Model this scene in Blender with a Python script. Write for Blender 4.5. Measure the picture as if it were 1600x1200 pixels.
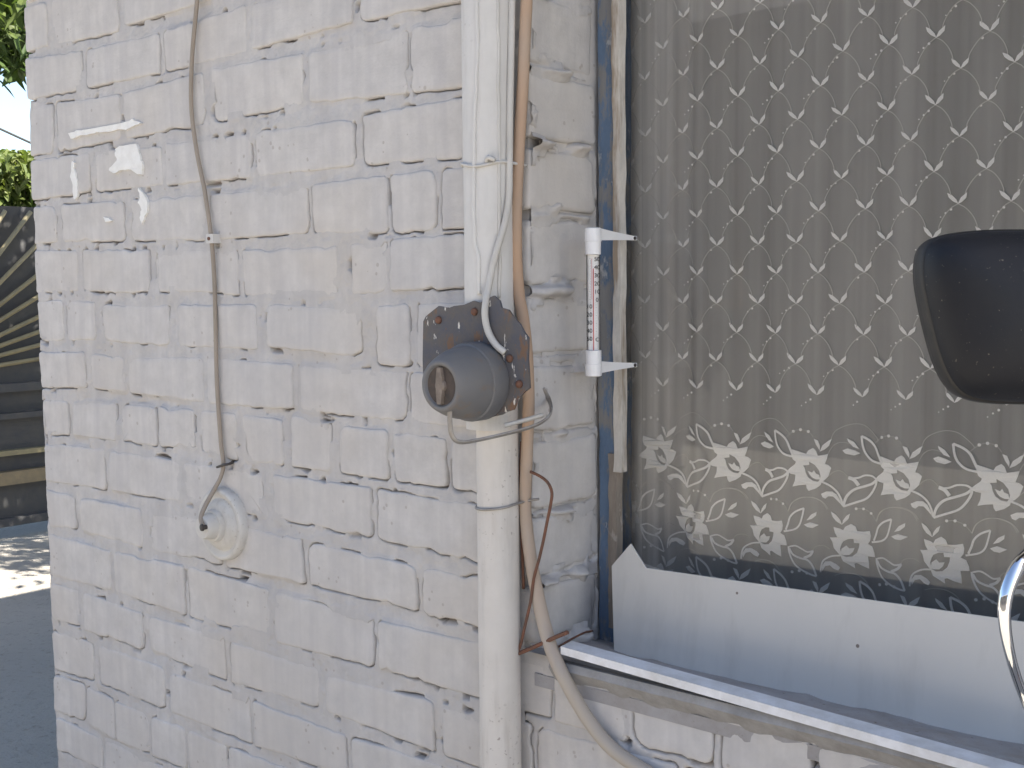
import bpy, bmesh, math, random
import numpy as np
from mathutils import Vector, Matrix
from mathutils.geometry import tessellate_polygon

for o in list(bpy.data.objects):
    bpy.data.objects.remove(o)
sc = bpy.context.scene
COL = sc.collection
ZO = 1.99                      # height of the zero course above the ground

# ------------------------------------------------------------------ camera
CF, CYAW, CPITCH, CROLL = 1863.576, -0.705761, -0.0803674, -0.0096630
CPOS = np.array([0.0, -1.275291, -0.487878 + ZO])
def cam_axes():
    cy, sy, cp, sp = math.cos(CYAW), math.sin(CYAW), math.cos(CPITCH), math.sin(CPITCH)
    fwd = np.array([sy*cp, cy*cp, sp]); right = np.array([cy, -sy, 0.0]); up = np.cross(right, fwd)
    cr, sr = math.cos(CROLL), math.sin(CROLL)
    return right*cr + up*sr, -right*sr + up*cr, fwd
CR, CU, CFW = cam_axes()
cd = bpy.data.cameras.new('camera'); cam = bpy.data.objects.new('camera', cd); COL.objects.link(cam)
cd.sensor_width = 36.0; cd.lens = CF/1600*36.0; cd.clip_start = 0.02; cd.clip_end = 2000
m3 = Matrix((CR.tolist(), CU.tolist(), (-CFW).tolist())).transposed()
cam.matrix_world = Matrix.Translation(Vector(CPOS.tolist())) @ m3.to_4x4()
sc.camera = cam

# ------------------------------------------------------------------ light
SUN_EL, SUN_AZ = math.radians(45), math.radians(13)      # azimuth from +X towards +Y
SUNV = Vector((math.cos(SUN_EL)*math.cos(SUN_AZ), math.cos(SUN_EL)*math.sin(SUN_AZ), math.sin(SUN_EL)))
w = bpy.data.worlds.new('World'); sc.world = w; w.use_nodes = True
wn = w.node_tree.nodes; wl = w.node_tree.links
sky = wn.new('ShaderNodeTexSky'); sky.sky_type = 'NISHITA'; sky.sun_disc = False
sky.sun_elevation = SUN_EL; sky.sun_rotation = math.pi/2 - SUN_AZ
sky.air_density = 1.0; sky.dust_density = 1.6; sky.ozone_density = 1.0
bg = wn['Background']; bg.inputs['Strength'].default_value = 0.08
wl.new(sky.outputs[0], bg.inputs['Color'])
sd = bpy.data.lights.new('sun', 'SUN'); sd.energy = 5.0; sd.angle = math.radians(0.53); sd.color = (1.0, 0.93, 0.82)
sun = bpy.data.objects.new('sun', sd); COL.objects.link(sun)
sun.rotation_euler = SUNV.to_track_quat('Z', 'Y').to_euler(); sun.location = (20, 10, 20)
sc.view_settings.view_transform = 'Standard'; sc.view_settings.look = 'None'
sc.view_settings.exposure = 1.96; sc.view_settings.gamma = 1.0
sc.view_settings.use_curve_mapping = False
sc.render.engine = 'CYCLES'
sc.cycles.max_bounces = 7; sc.cycles.diffuse_bounces = 4; sc.cycles.transparent_max_bounces = 10

# ------------------------------------------------------------------ pixel -> place helpers (photo pixels 1600 x 1200)
def ray(x, y):
    return CPOS, CR*((x-800)/CF) - CU*((y-600)/CF) + CFW
def onY(x, y, Y=0.0):
    o, d = ray(x, y); return o + d*((Y-o[1])/d[1])
def onX(x, y, X):
    o, d = ray(x, y); return o + d*((X-o[0])/d[0])
def onZ(x, y, Z):
    o, d = ray(x, y); return o + d*((Z-o[2])/d[2])
def onPlane(x, y, p, n):
    o, d = ray(x, y); p = np.array(p); n = np.array(n)
    return o + d*(np.dot(p-o, n)/np.dot(d, n))

# ------------------------------------------------------------------ noise for geometry
class Noise2:
    def __init__(s, seed):
        s.g = np.random.RandomState(seed).rand(256, 256)
    def __call__(s, u, v):
        u = np.asarray(u, float); v = np.asarray(v, float)
        iu = np.floor(u).astype(int); iv = np.floor(v).astype(int); fu = u-iu; fv = v-iv
        fu = fu*fu*(3-2*fu); fv = fv*fv*(3-2*fv)
        a = s.g[iu % 256, iv % 256]; b = s.g[(iu+1) % 256, iv % 256]
        c = s.g[iu % 256, (iv+1) % 256]; d = s.g[(iu+1) % 256, (iv+1) % 256]
        return (a*(1-fu)+b*fu)*(1-fv) + (c*(1-fu)+d*fu)*fv
NA, NB, NC = Noise2(1), Noise2(2), Noise2(3)
def sstep(a, b, x):
    t = np.clip((x-a)/(b-a), 0, 1); return t*t*(3-2*t)

# ------------------------------------------------------------------ materials
MATS = {}
class MT:
    def __init__(s, name):
        s.m = bpy.data.materials.new(name); s.m.use_nodes = True
        s.n = s.m.node_tree.nodes; s.l = s.m.node_tree.links
        s.b = s.n['Principled BSDF']; MATS[name] = s.m
        s.tc = s.n.new('ShaderNodeTexCoord')
    def val(s, sock, v):
        if hasattr(v, 'is_output') or hasattr(v, 'links'): s.l.new(v, sock)
        else: sock.default_value = v
    def map(s, scale=(1, 1, 1), world=True):
        mp = s.n.new('ShaderNodeMapping'); mp.inputs['Scale'].default_value = scale
        if world:
            ge = s.n.new('ShaderNodeNewGeometry'); s.l.new(ge.outputs['Position'], mp.inputs['Vector'])
        else: s.l.new(s.tc.outputs['Object'], mp.inputs['Vector'])
        return mp.outputs[0]
    def noise(s, scale, detail=4, rough=.6, mscale=(1, 1, 1), world=True):
        t = s.n.new('ShaderNodeTexNoise'); t.inputs['Scale'].default_value = scale
        t.inputs['Detail'].default_value = detail; t.inputs['Roughness'].default_value = rough
        s.l.new(s.map(mscale, world), t.inputs['Vector']); return t.outputs['Fac']
    def ramp(s, fac, stops):
        r = s.n.new('ShaderNodeValToRGB'); e = r.color_ramp.elements
        while len(e) < len(stops): e.new(0.5)
        for el, (p, c) in zip(e, stops):
            el.position = p; el.color = c if len(c) == 4 else (*c, 1)
        s.l.new(fac, r.inputs[0]); return r.outputs[0]
    def mix(s, fac, a, b, mode='MIX'):
        x = s.n.new('ShaderNodeMix'); x.data_type = 'RGBA'; x.blend_type = mode
        s.val(x.inputs[0], fac)
        for sock, v in ((x.inputs[6], a), (x.inputs[7], b)):
            if isinstance(v, tuple): sock.default_value = (*v, 1) if len(v) == 3 else v
            else: s.l.new(v, sock)
        return x.outputs[2]
    def math(s, op, a, b=0.0, clamp=False):
        x = s.n.new('ShaderNodeMath'); x.operation = op; x.use_clamp = clamp
        s.val(x.inputs[0], a); s.val(x.inputs[1], b); return x.outputs[0]
    def bump(s, h, dist=.002, strength=1.0, prev=None):
        b = s.n.new('ShaderNodeBump'); b.inputs['Distance'].default_value = dist
        b.inputs['Strength'].default_value = strength
        s.l.new(h, b.inputs['Height'])
        if prev is not None: s.l.new(prev, b.inputs['Normal'])
        return b.outputs[0]
    def out(s, color=None, rough=.8, metal=0.0, normal=None, spec=None):
        if color is not None:
            if isinstance(color, tuple): s.b.inputs['Base Color'].default_value = (*color, 1)
            else: s.l.new(color, s.b.inputs['Base Color'])
        s.val(s.b.inputs['Roughness'], rough); s.val(s.b.inputs['Metallic'], metal)
        if spec is not None: s.b.inputs['Specular IOR Level'].default_value = spec
        if normal is not None: s.l.new(normal, s.b.inputs['Normal'])
        return s.m

def whitewash(name, base, mortar=False):
    t = MT(name)
    big = t.noise(3.0, 2, .6); mid = t.noise(22, 4, .65); fine = t.noise(230, 2, .7)
    strk = t.noise(60, 2, .6, (.16, .3, 1.0))               # layered horizontal streaks of the brick
    vst = t.noise(40, 2, .6, (1.0, 1.0, .06))             # faint vertical brush runs
    hi = tuple(min(.9, c*1.06) for c in base); lo = tuple(c*.86 for c in base)
    col = t.mix(t.ramp(mid, [(.3, (0, 0, 0)), (.7, (1, 1, 1))]), lo, hi)
    col = t.mix(t.ramp(vst, [(.42, (0, 0, 0)), (.72, (.55, .55, .55))]), col, (base[0]*.80, base[1]*.80, base[2]*.83))
    grime = t.math('MULTIPLY', t.ramp(t.noise(1.7, 3, .65, (1, 1, .55)), [(.48, (0, 0, 0)), (.72, (1, 1, 1))]), t.ramp(mid, [(.35, (.2, .2, .2)), (.7, (.55, .55, .55))]))
    col = t.mix(grime, col, (base[0]*.78, base[1]*.755, base[2]*.73))
    col = t.mix(t.ramp(big, [(.5, (0, 0, 0)), (.75, (.5, .5, .5))]), col, (base[0]*.95, base[1]*.90, base[2]*.83))
    # small specks where the wash has flaked to dirt
    vor = t.n.new('ShaderNodeTexVoronoi'); vor.inputs['Scale'].default_value = 55
    t.l.new(t.map(), vor.inputs['Vector'])
    pick = t.noise(9, 1, .5)
    sp = t.math('MULTIPLY', t.math('LESS_THAN', vor.outputs['Distance'], t.math('MULTIPLY', mid, .30)), t.math('GREATER_THAN', pick, .585))
    col = t.mix(t.math('MULTIPLY', sp, .38), col, (.30, .25, .21))
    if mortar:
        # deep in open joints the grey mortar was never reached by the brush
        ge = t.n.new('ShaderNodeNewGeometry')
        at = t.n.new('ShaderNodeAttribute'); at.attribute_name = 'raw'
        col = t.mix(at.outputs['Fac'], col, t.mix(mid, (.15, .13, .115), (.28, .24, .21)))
    h = t.math('ADD', t.math('MULTIPLY', mid, .28), t.math('MULTIPLY', fine, .16))
    h = t.math('ADD', h, t.math('MULTIPLY', strk, .30))
    h = t.math('SUBTRACT', h, t.math('MULTIPLY', sp, .5))
    return t.out(col, .9, normal=t.bump(h, .0035, .75), spec=.2)
M_BRICK = whitewash('whitewashed_brick', (.605, .577, .552))
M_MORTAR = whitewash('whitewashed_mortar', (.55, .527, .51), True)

def painted_pipe(name, base, dirt):
    t = MT(name); a = t.noise(14, 5, .65); b = t.noise(60, 4, .6, (1, 1, .12))
    col = t.mix(t.ramp(a, [(.35, (0, 0, 0)), (.75, (.6, .6, .6))]), base, dirt)
    col = t.mix(t.ramp(b, [(.55, (0, 0, 0)), (.8, (.5, .5, .5))]), col, tuple(c*.75 for c in base))
    sp = t.noise(170, 2, .5); msk = t.ramp(t.noise(5, 3, .6, (1, 1, .6)), [(.5, (0, 0, 0)), (.62, (1, 1, 1))])
    col = t.mix(t.math('MULTIPLY', t.ramp(sp, [(.66, (0, 0, 0)), (.72, (.7, .7, .7))]), msk), col, (.24, .20, .17))
    col = t.mix(t.math('MULTIPLY', t.ramp(b, [(.45, (0, 0, 0)), (.7, (.45, .45, .45))]), msk), col, (.40, .35, .30))
    return t.out(col, .7, normal=t.bump(t.math('ADD', a, t.math('MULTIPLY', sp, .3)), .002, .6), spec=.3)
M_PIPE = painted_pipe('cream_painted_pipe', (.665, .625, .58), (.56, .52, .475))
M_PIPEU = painted_pipe('white_painted_pipe', (.66, .64, .615), (.54, .52, .495))
M_ROS = painted_pipe('stained_ceramic', (.62, .60, .57), (.52, .48, .42))
M_CABLEW = painted_pipe('whitewashed_cable', (.60, .58, .55), (.48, .45, .40))

def simple(name, base, var=None, scale=30, rough=.7, metal=0., bump=.001, mscale=(1, 1, 1), spec=None):
    t = MT(name); a = t.noise(scale, 5, .65, mscale)
    c = t.mix(t.ramp(a, [(.35, (0, 0, 0)), (.68, (1, 1, 1))]), base, var or tuple(x*.7 for x in base))
    return t.out(c, rough, metal, t.bump(a, bump, .6) if bump else None, spec)
M_CABLE = simple('tan_cable', (.35, .295, .24), (.28, .235, .19), 25, .6, mscale=(1, 1, .3))
M_COND = simple('orange_tan_conduit', (.47, .31, .205), (.42, .33, .26), 12, .65, mscale=(1, 1, .3))
M_CONDW = simple('dusty_conduit', (.40, .32, .24), (.50, .44, .37), 14, .75)
t = MT('conduit_paint'); _n = t.noise(12, 4, .65, (1, 1, .3)); _ge = t.n.new('ShaderNodeNewGeometry'); _sx = t.n.new('ShaderNodeSeparateXYZ'); t.l.new(_ge.outputs['Position'], _sx.inputs[0])
_f = t.math('ADD', t.math('MULTIPLY', t.math('SUBTRACT', 1.30, _sx.outputs['Z']), 2.6), t.math('SUBTRACT', _n, .5), True)     # limewash splashes thicken towards the foot
_c = t.mix(t.ramp(_n, [(.35, (0, 0, 0)), (.68, (1, 1, 1))]), (.47, .31, .205), (.42, .33, .26))
M_COND = t.out(t.mix(_f, _c, (.44, .385, .325)), .7, normal=t.bump(_n, .001, .6)); M_CONDW = M_COND
M_RUST = simple('rusty_wire', (.20, .085, .05), (.12, .07, .05), 60, .85)
M_RUSTF = simple('rust_brown_face', (.10, .075, .06), (.06, .05, .045), 60, .8)
M_STRAPF = simple('tarnished_strip', (.24, .195, .16), (.13, .10, .08), 50, .6)
M_STEELW = simple('grey_wire', (.36, .35, .34), (.28, .25, .22), 50, .5, .5)
M_PAPER = simple('torn_white_paper', (.86, .85, .82), (.78, .76, .72), 60, .85, bump=.0015)
M_BOARD = None
M_PLASW = simple('white_plastic', (.84, .83, .83), (.80, .79, .79), 40, .35, bump=0)
M_BLACKT = simple('black_print', (.03, .03, .035), None, 10, .6, bump=0)
M_REDT = simple('red_scale', (.62, .05, .05), None, 10, .5, bump=0)
M_DARKHOLE = simple('dark_screw', (.06, .05, .045), None, 40, .6)
M_ROOM = simple('room_plaster', (.42, .33, .26), (.36, .28, .21), 4, .9)
M_ROOMF = simple('room_floor', (.20, .13, .08), None, 6, .6)
M_ROOF = simple('roof_slate', (.26, .25, .24), None, 8, .8)
M_GATE = simple('dark_gate_sheet', (.060, .062, .070), (.085, .083, .08), 9, .55)
M_YROD = simple('yellow_painted_rod', (.30, .26, .15), (.24, .21, .13), 20, .5)
M_BRASS = simple('ochre_painted_tube', (.28, .22, .13), (.2, .165, .11), 14, .45)
M_BARK = simple('bark', (.13, .10, .075), (.07, .055, .045), 18, .9, bump=.01, mscale=(1, 1, .25))
M_EMB = simple('lace_embroidery', (.91, .88, .85), (.87, .84, .80), 300, .85, bump=.0004)
M_PEB = simple('pebble', (.55, .50, .42), None, 60, .9)
M_TWIG = simple('dry_twig', (.16, .12, .09), None, 60, .9)
M_RUBBER = simple('tyre_rubber', (.03, .03, .03), None, 20, .8)
M_TANK = simple('red_tank_paint', (.25, .03, .03), (.22, .03, .03), 5, .25, bump=0)

def mk_board():
    t = MT('pale_grey_board'); a = t.noise(5, 4, .6); b = t.noise(90, 3, .5)
    col = t.mix(t.ramp(a, [(.3, (0, 0, 0)), (.7, (1, 1, 1))]), (.615, .595, .56), (.57, .55, .52))
    v = t.n.new('ShaderNodeTexVoronoi'); v.inputs['Scale'].default_value = 22; t.l.new(t.map(), v.inputs['Vector'])
    sp = t.math('MULTIPLY', t.math('LESS_THAN', v.outputs['Distance'], .06), t.math('GREATER_THAN', t.noise(9, 2, .5), .47))
    col = t.mix(t.math('MULTIPLY', sp, .85), col, (.13, .10, .08))
    st_ = t.noise(25, 4, .65, (1, 1, .2)); col = t.mix(t.ramp(st_, [(.52, (0, 0, 0)), (.8, (.5, .5, .5))]), col, (.45, .43, .40))
    return t.out(col, .6, normal=t.bump(a, .004, .3), spec=.22)
M_BOARD = mk_board()

def chipped(name, paint, wood, under, lo, hi, sc1=16, mz=.35, ws=70):
    t = MT(name); a = t.noise(sc1, 6, .7, (1, 1, mz)); g = t.noise(ws, 4, .65, (1, 1, .05))
    wd = t.mix(g, wood, tuple(c*.55 for c in wood))
    b = t.noise(sc1*2.3, 4, .7, (1, 1, .5))
    col = t.mix(t.ramp(a, [(lo, (0, 0, 0)), (hi, (1, 1, 1))]), t.mix(t.ramp(b, [(.3, (0, 0, 0)), (.75, (1, 1, 1))]), paint, tuple(c*.7 for c in paint)), wd)
    col = t.mix(t.ramp(b, [(.60, (0, 0, 0)), (.66, (.8, .8, .8))]), col, under)
    return t.out(col, .75, normal=t.bump(t.math('ADD', a, t.math('MULTIPLY', g, .5)), .002, .8), spec=.3)
M_BLUE = chipped('chipped_blue_paint', (.13, .19, .285), (.28, .275, .27), (.38, .39, .40), .50, .56)
M_BEAD = chipped('weathered_white_bead', (.66, .62, .56), (.42, .34, .26), (.58, .52, .44), .54, .64, 18, .12)
M_BEADL = chipped('bare_wood_bead', (.31, .265, .22), (.26, .215, .175), (.40, .36, .32), .5, .6, 14, .12)

def mk_lampmat():
    t = MT('grey_bakelite'); a = t.noise(9, 4, .6); b = t.noise(70, 4, .6)
    col = t.mix(t.ramp(a, [(.35, (0, 0, 0)), (.7, (1, 1, 1))]), (.135, .14, .155), (.185, .175, .165))
    c_ = t.noise(34, 5, .7); col = t.mix(t.ramp(c_, [(.56, (0, 0, 0)), (.70, (.75, .75, .75))]), col, (.20, .15, .11))
    return t.out(col, t.mix(b, (.42, .42, .42), (.7, .7, .7)), normal=t.bump(b, .001, .4), spec=.4)
M_LAMP = mk_lampmat()
def mk_plate():
    t = MT('flaking_rusty_plate'); a = t.noise(26, 6, .7); b = t.noise(42, 5, .7, (1, 1, .4)); c = t.noise(75, 4, .6, (1, 1, .35))
    col = t.mix(t.ramp(a, [(.40, (0, 0, 0)), (.60, (1, 1, 1))]), (.105, .105, .120), (.135, .12, .11))
    col = t.mix(t.ramp(b, [(.56, (0, 0, 0)), (.62, (1, 1, 1))]), col, (.19, .115, .075))
    col = t.mix(t.ramp(c, [(.63, (0, 0, 0)), (.655, (1, 1, 1))]), col, (.70, .66, .60))
    return t.out(col, .75, normal=t.bump(t.math('ADD', a, t.math('MULTIPLY', c, .6)), .003, .8), spec=.3)
M_PLATE = mk_plate()
def mk_sill():
    t = MT('dusty_sill_metal'); a = t.noise(12, 5, .65); b = t.noise(120, 4, .7)
    col = t.mix(t.ramp(a, [(.35, (0, 0, 0)), (.7, (1, 1, 1))]), (.38, .37, .38), (.27, .245, .225))
    col = t.mix(t.ramp(b, [(.62, (0, 0, 0)), (.72, (.8, .8, .8))]), col, (.13, .105, .085))
    return t.out(col, .7, normal=t.bump(b, .0015, .8))
M_SILL = mk_sill()
M_RAWM = simple('raw_grey_mortar', (.36, .35, .345), (.27, .26, .25), 35, .95, bump=.006)
M_STRIP = simple('white_plastic_strip', (.80, .80, .82), (.62, .61, .60), 28, .45, bump=.0006)
def mk_mirror():
    t = MT('black_plastic_housing'); a = t.noise(160, 3, .6); b = t.noise(18, 4, .6)
    col = t.mix(t.ramp(b, [(.45, (0, 0, 0)), (.75, (1, 1, 1))]), (.011, .012, .016), (.017, .017, .019))
    d = t.noise(420, 2, .5); col = t.mix(t.ramp(d, [(.70, (0, 0, 0)), (.76, (.5, .5, .5))]), col, (.22, .19, .15))
    return t.out(col, t.mix(b, (.46, .46, .46), (.58, .58, .58)), normal=t.bump(a, .0004, .35), spec=.26)
M_MIR = mk_mirror()
M_RIM = simple('dusty_black_rim', (.014, .0135, .013), (.022, .020, .018), 90, .55, bump=.0004)
t = MT('chrome'); M_CHROME = t.out((.75, .76, .78), .08, 1.0)
t = MT('mirror_glass'); M_MGLASS = t.out((.8, .8, .8), .02, 1.0)

def mk_glass(name, dust):
    t = MT(name); n, l = t.n, t.l; n.remove(t.b)
    tr = n.new('ShaderNodeBsdfTransparent'); gl = n.new('ShaderNodeBsdfGlossy'); gl.inputs['Roughness'].default_value = .012
    tr.inputs['Color'].default_value = (.985, .99, .99, 1)
    fr = n.new('ShaderNodeFresnel'); fr.inputs['IOR'].default_value = 1.36
    mx = n.new('ShaderNodeMixShader'); l.new(fr.outputs[0], mx.inputs[0]); l.new(tr.outputs[0], mx.inputs[1]); l.new(gl.outputs[0], mx.inputs[2])
    df = n.new('ShaderNodeBsdfDiffuse'); df.inputs['Color'].default_value = (.7, .67, .62, 1)
    m2 = n.new('ShaderNodeMixShader'); nz = t.noise(6, 5, .7, (1, 1, .35))
    l.new(t.math('MULTIPLY', t.ramp(nz, [(.3, (.3, .3, .3)), (.75, (1, 1, 1))]), dust), m2.inputs[0])
    l.new(mx.outputs[0], m2.inputs[1]); l.new(df.outputs[0], m2.inputs[2])
    l.new(m2.outputs[0], n['Material Output'].inputs['Surface']); return t.m
M_GLASS = mk_glass('window_glass', .03)
M_TUBE = mk_glass('thermometer_tube_glass', .0)
def mk_sheer():
    t = MT('sheer_net_fabric'); n, l = t.n, t.l; n.remove(t.b)
    tr = n.new('ShaderNodeBsdfTransparent'); df = n.new('ShaderNodeBsdfDiffuse'); tl = n.new('ShaderNodeBsdfTranslucent')
    df.inputs['Color'].default_value = (.79, .755, .72, 1); tl.inputs['Color'].default_value = (.6, .55, .5, 1)
    ms = n.new('ShaderNodeMixShader'); ms.inputs[0].default_value = .18; l.new(df.outputs[0], ms.inputs[1]); l.new(tl.outputs[0], ms.inputs[2])
    pl = t.noise(26, 3, .6, (1, 1, .015)); pf = t.noise(120, 2, .5, (1, 1, .01)); w1 = t.noise(8, 4, .65)
    op = t.math('ADD', t.ramp(pl, [(.33, (.37, .37, .37)), (.68, (.56, .56, .56))]), t.math('MULTIPLY', t.math('SUBTRACT', pf, .5), .07))
    op = t.math('ADD', op, t.math('MULTIPLY', t.math('SUBTRACT', w1, .5), .10))
    ge = n.new('ShaderNodeNewGeometry'); sx = n.new('ShaderNodeSeparateXYZ'); l.new(ge.outputs['Position'], sx.inputs[0])
    fold_veil = t.math('MULTIPLY', t.math('SUBTRACT', t.math('MULTIPLY', sx.outputs['X'], -1.0), .905), 12.0, True)   # denser net folds at left, with the pane's reflected veil put into opacity
    fold_veil = t.math('MULTIPLY', fold_veil, t.ramp(t.noise(55, 2, .5, (1, 1, .01)), [(.35, (.25, .25, .25)), (.65, (1, 1, 1))]))
    edge_op = t.math('MULTIPLY', t.math('LESS_THAN', sx.outputs['X'], float(onY(1003, 450, .218)[0])), .24)  # more opaque band along the left edge of the net
    op = t.math('ADD', t.math('ADD', op, edge_op), t.math('MULTIPLY', fold_veil, .46), True)
    mx = n.new('ShaderNodeMixShader'); l.new(op, mx.inputs[0]); l.new(tr.outputs[0], mx.inputs[1]); l.new(ms.outputs[0], mx.inputs[2])
    l.new(mx.outputs[0], n['Material Output'].inputs['Surface']); return t.m
M_SHEER = mk_sheer()
def mk_thread():
    t = MT('fine_lace_thread'); n, l = t.n, t.l; n.remove(t.b)
    tr = n.new('ShaderNodeBsdfTransparent'); df = n.new('ShaderNodeBsdfDiffuse'); df.inputs['Color'].default_value = (.8, .76, .71, 1)
    mx = n.new('ShaderNodeMixShader'); mx.inputs[0].default_value = .75; l.new(tr.outputs[0], mx.inputs[1]); l.new(df.outputs[0], mx.inputs[2])
    l.new(mx.outputs[0], n['Material Output'].inputs['Surface']); return t.m
M_THREAD = mk_thread()
def mk_leaf(name, c1, c2):
    t = MT(name); n, l = t.n, t.l
    a = t.noise(3.0, 3, .6)
    col = t.mix(t.ramp(a, [(.35, (0, 0, 0)), (.65, (1, 1, 1))]), c1, c2)
    t.out(col, .5, spec=.35)
    tl = n.new('ShaderNodeBsdfTranslucent'); l.new(t.mix(1.0, col, (1.3, 1.5, .6), 'MULTIPLY'), tl.inputs['Color'])
    mx = n.new('ShaderNodeMixShader'); mx.inputs[0].default_value = .35
    l.new(t.b.outputs[0], mx.inputs[1]); l.new(tl.outputs[0], mx.inputs[2]); l.new(mx.outputs[0], n['Material Output'].inputs['Surface'])
    return t.m
M_LEAF = mk_leaf('peach_leaf', (.045, .085, .03), (.10, .13, .04))
M_LEAF2 = mk_leaf('pale_leaf', (.07, .11, .035), (.14, .16, .05))
def mk_ground():
    t = MT('dusty_yard'); a = t.noise(1.2, 6, .65); b = t.noise(30, 6, .7); c = t.noise(6, 4, .6)
    col = t.mix(t.ramp(a, [(.3, (0, 0, 0)), (.7, (1, 1, 1))]), (.41, .385, .345), (.49, .46, .41))
    col = t.mix(t.ramp(b, [(.55, (0, 0, 0)), (.7, (.8, .8, .8))]), col, (.27, .25, .22))
    col = t.mix(t.ramp(c, [(.58, (0, 0, 0)), (.75, (.5, .5, .5))]), col, (.34, .315, .275))
    return t.out(col, .95, normal=t.bump(t.math('ADD', b, c), .03, .9), spec=.15)
M_GROUND = mk_ground()

# ------------------------------------------------------------------ object helpers
def mesh_obj(name, verts, faces, mat, parent=None, smooth=False):
    me = bpy.data.meshes.new(name)
    me.from_pydata([tuple(map(float, v)) for v in verts], [], [tuple(int(i) for i in f) for f in faces]); me.update()
    if mat: me.materials.append(mat)
    if smooth: me.polygons.foreach_set('use_smooth', [True]*len(me.polygons))
    o = bpy.data.objects.new(name, me); COL.objects.link(o)
    if parent: o.parent = parent; o.matrix_parent_inverse = parent_inv(parent)
    return o
def parent_inv(p):
    m = Matrix.Translation(p.location)
    if p.parent: m = Matrix.Translation(p.location)
    return m.inverted()
def tag(o, label=None, cat=None, group=None, kind=None):
    if label: o['label'] = label
    if cat: o['category'] = cat
    if group: o['group'] = group
    if kind: o['kind'] = kind
    return o
def thing(name, loc, label, cat, group=None):
    o = bpy.data.objects.new(name, None); COL.objects.link(o); o.location = tuple(map(float, loc)); o.empty_display_size = .05
    return tag(o, label, cat, group)
class MB:
    def __init__(s): s.v = []; s.f = []
    def add(s, v, f):
        n = len(s.v); s.v += [tuple(map(float, p)) for p in v]; s.f += [tuple(i+n for i in q) for q in f]; return s
    def box(s, x0, x1, y0, y1, z0, z1):
        v = [(x0, y0, z0), (x1, y0, z0), (x1, y1, z0), (x0, y1, z0), (x0, y0, z1), (x1, y0, z1), (x1, y1, z1), (x0, y1, z1)]
        return s.add(v, [(3, 2, 1, 0), (4, 5, 6, 7), (0, 1, 5, 4), (1, 2, 6, 5), (2, 3, 7, 6), (3, 0, 4, 7)])
    def tube(s, pts, r, seg=10, sub=4, flat=None):
        pts = [np.array(p, float) for p in pts]
        rs = list(r) if hasattr(r, '__len__') else [r]*len(pts)
        P, Rr = [], []
        n = len(pts)
        for i in range(n-1):
            p0 = pts[max(i-1, 0)]; p1 = pts[i]; p2 = pts[i+1]; p3 = pts[min(i+2, n-1)]
            for k in range(sub):
                u = k/sub
                P.append(.5*((2*p1)+(p2-p0)*u+(2*p0-5*p1+4*p2-p3)*u*u+(-p0+3*p1-3*p2+p3)*u**3)); Rr.append(rs[i]*(1-u)+rs[i+1]*u)
        P.append(pts[-1]); Rr.append(rs[-1])
        v, f = [], []
        T = [P[min(i+1, len(P)-1)]-P[max(i-1, 0)] for i in range(len(P))]
        T = [t_/(np.linalg.norm(t_)+1e-12) for t_ in T]
        ref = np.array([0, 1, 0.]) if abs(T[0][1]) < .9 else np.array([1., 0, 0])
        a = np.cross(T[0], ref); a /= np.linalg.norm(a)
        for i, (p, t_) in enumerate(zip(P, T)):
            a = a - t_*np.dot(a, t_); a /= np.linalg.norm(a)+1e-12; b = np.cross(t_, a)
            for k in range(seg):
                q = 2*math.pi*k/seg
                ra, rb = (Rr[i], Rr[i]) if flat is None else (Rr[i]*flat[0], Rr[i]*flat[1])
                v.append(p + a*math.cos(q)*ra + b*math.sin(q)*rb)
        for i in range(len(P)-1):
            for k in range(seg):
                k2 = (k+1) % seg; f.append((i*seg+k, i*seg+k2, (i+1)*seg+k2, (i+1)*seg+k))
        f.append(tuple(range(seg))[::-1]); f.append(tuple((len(P)-1)*seg+k for k in range(seg)))
        return s.add(v, f)
    def lathe(s, prof, c, ax, seg=40):
        """profile of (distance along axis, radius) round axis ax through c"""
        ax = np.array(ax, float); ax /= np.linalg.norm(ax); c = np.array(c, float)
        ref = np.array([0, 0, 1.]) if abs(ax[2]) < .9 else np.array([1., 0, 0])
        a = np.cross(ax, ref); a /= np.linalg.norm(a); b = np.cross(ax, a)
        v, f = [], []
        for (d, r) in prof:
            for k in range(seg):
                q = 2*math.pi*k/seg; v.append(c + ax*d + (a*math.cos(q)+b*math.sin(q))*r)
        for i in range(len(prof)-1):
            for k in range(seg):
                k2 = (k+1) % seg; f.append((i*seg+k, i*seg+k2, (i+1)*seg+k2, (i+1)*seg+k))
        f.append(tuple(range(seg))[::-1]); f.append(tuple((len(prof)-1)*seg+k for k in range(seg)))
        return s.add(v, f)
    def build(s, name, mat, parent=None, smooth=False, angle=None):
        o = mesh_obj(name, s.v, s.f, mat, parent, smooth)
        bm = bmesh.new(); bm.from_mesh(o.data); bmesh.ops.recalc_face_normals(bm, faces=bm.faces); bm.to_mesh(o.data); bm.free()
        if angle: o.data.set_sharp_from_angle(angle=math.radians(angle))
        return o
def slab(polys3, normal, thick):
    """solid sheet from a 3D polygon (first = outline, rest = holes), extruded along normal"""
    n = np.array(normal, float)*thick
    tris = tessellate_polygon([[Vector(map(float, p)) for p in poly] for poly in polys3])
    flat = [np.array(p, float) for poly in polys3 for p in poly]; N = len(flat)
    v = flat + [p+n for p in flat]; f = [t_ for t_ in tris] + [tuple(i+N for i in t_[::-1]) for t_ in tris]
    k = 0
    for poly in polys3:
        L = len(poly)
        for i in range(L): f.append((k+i, k+(i+1) % L, N+k+(i+1) % L, N+k+i))
        k += L
    return v, f

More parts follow.
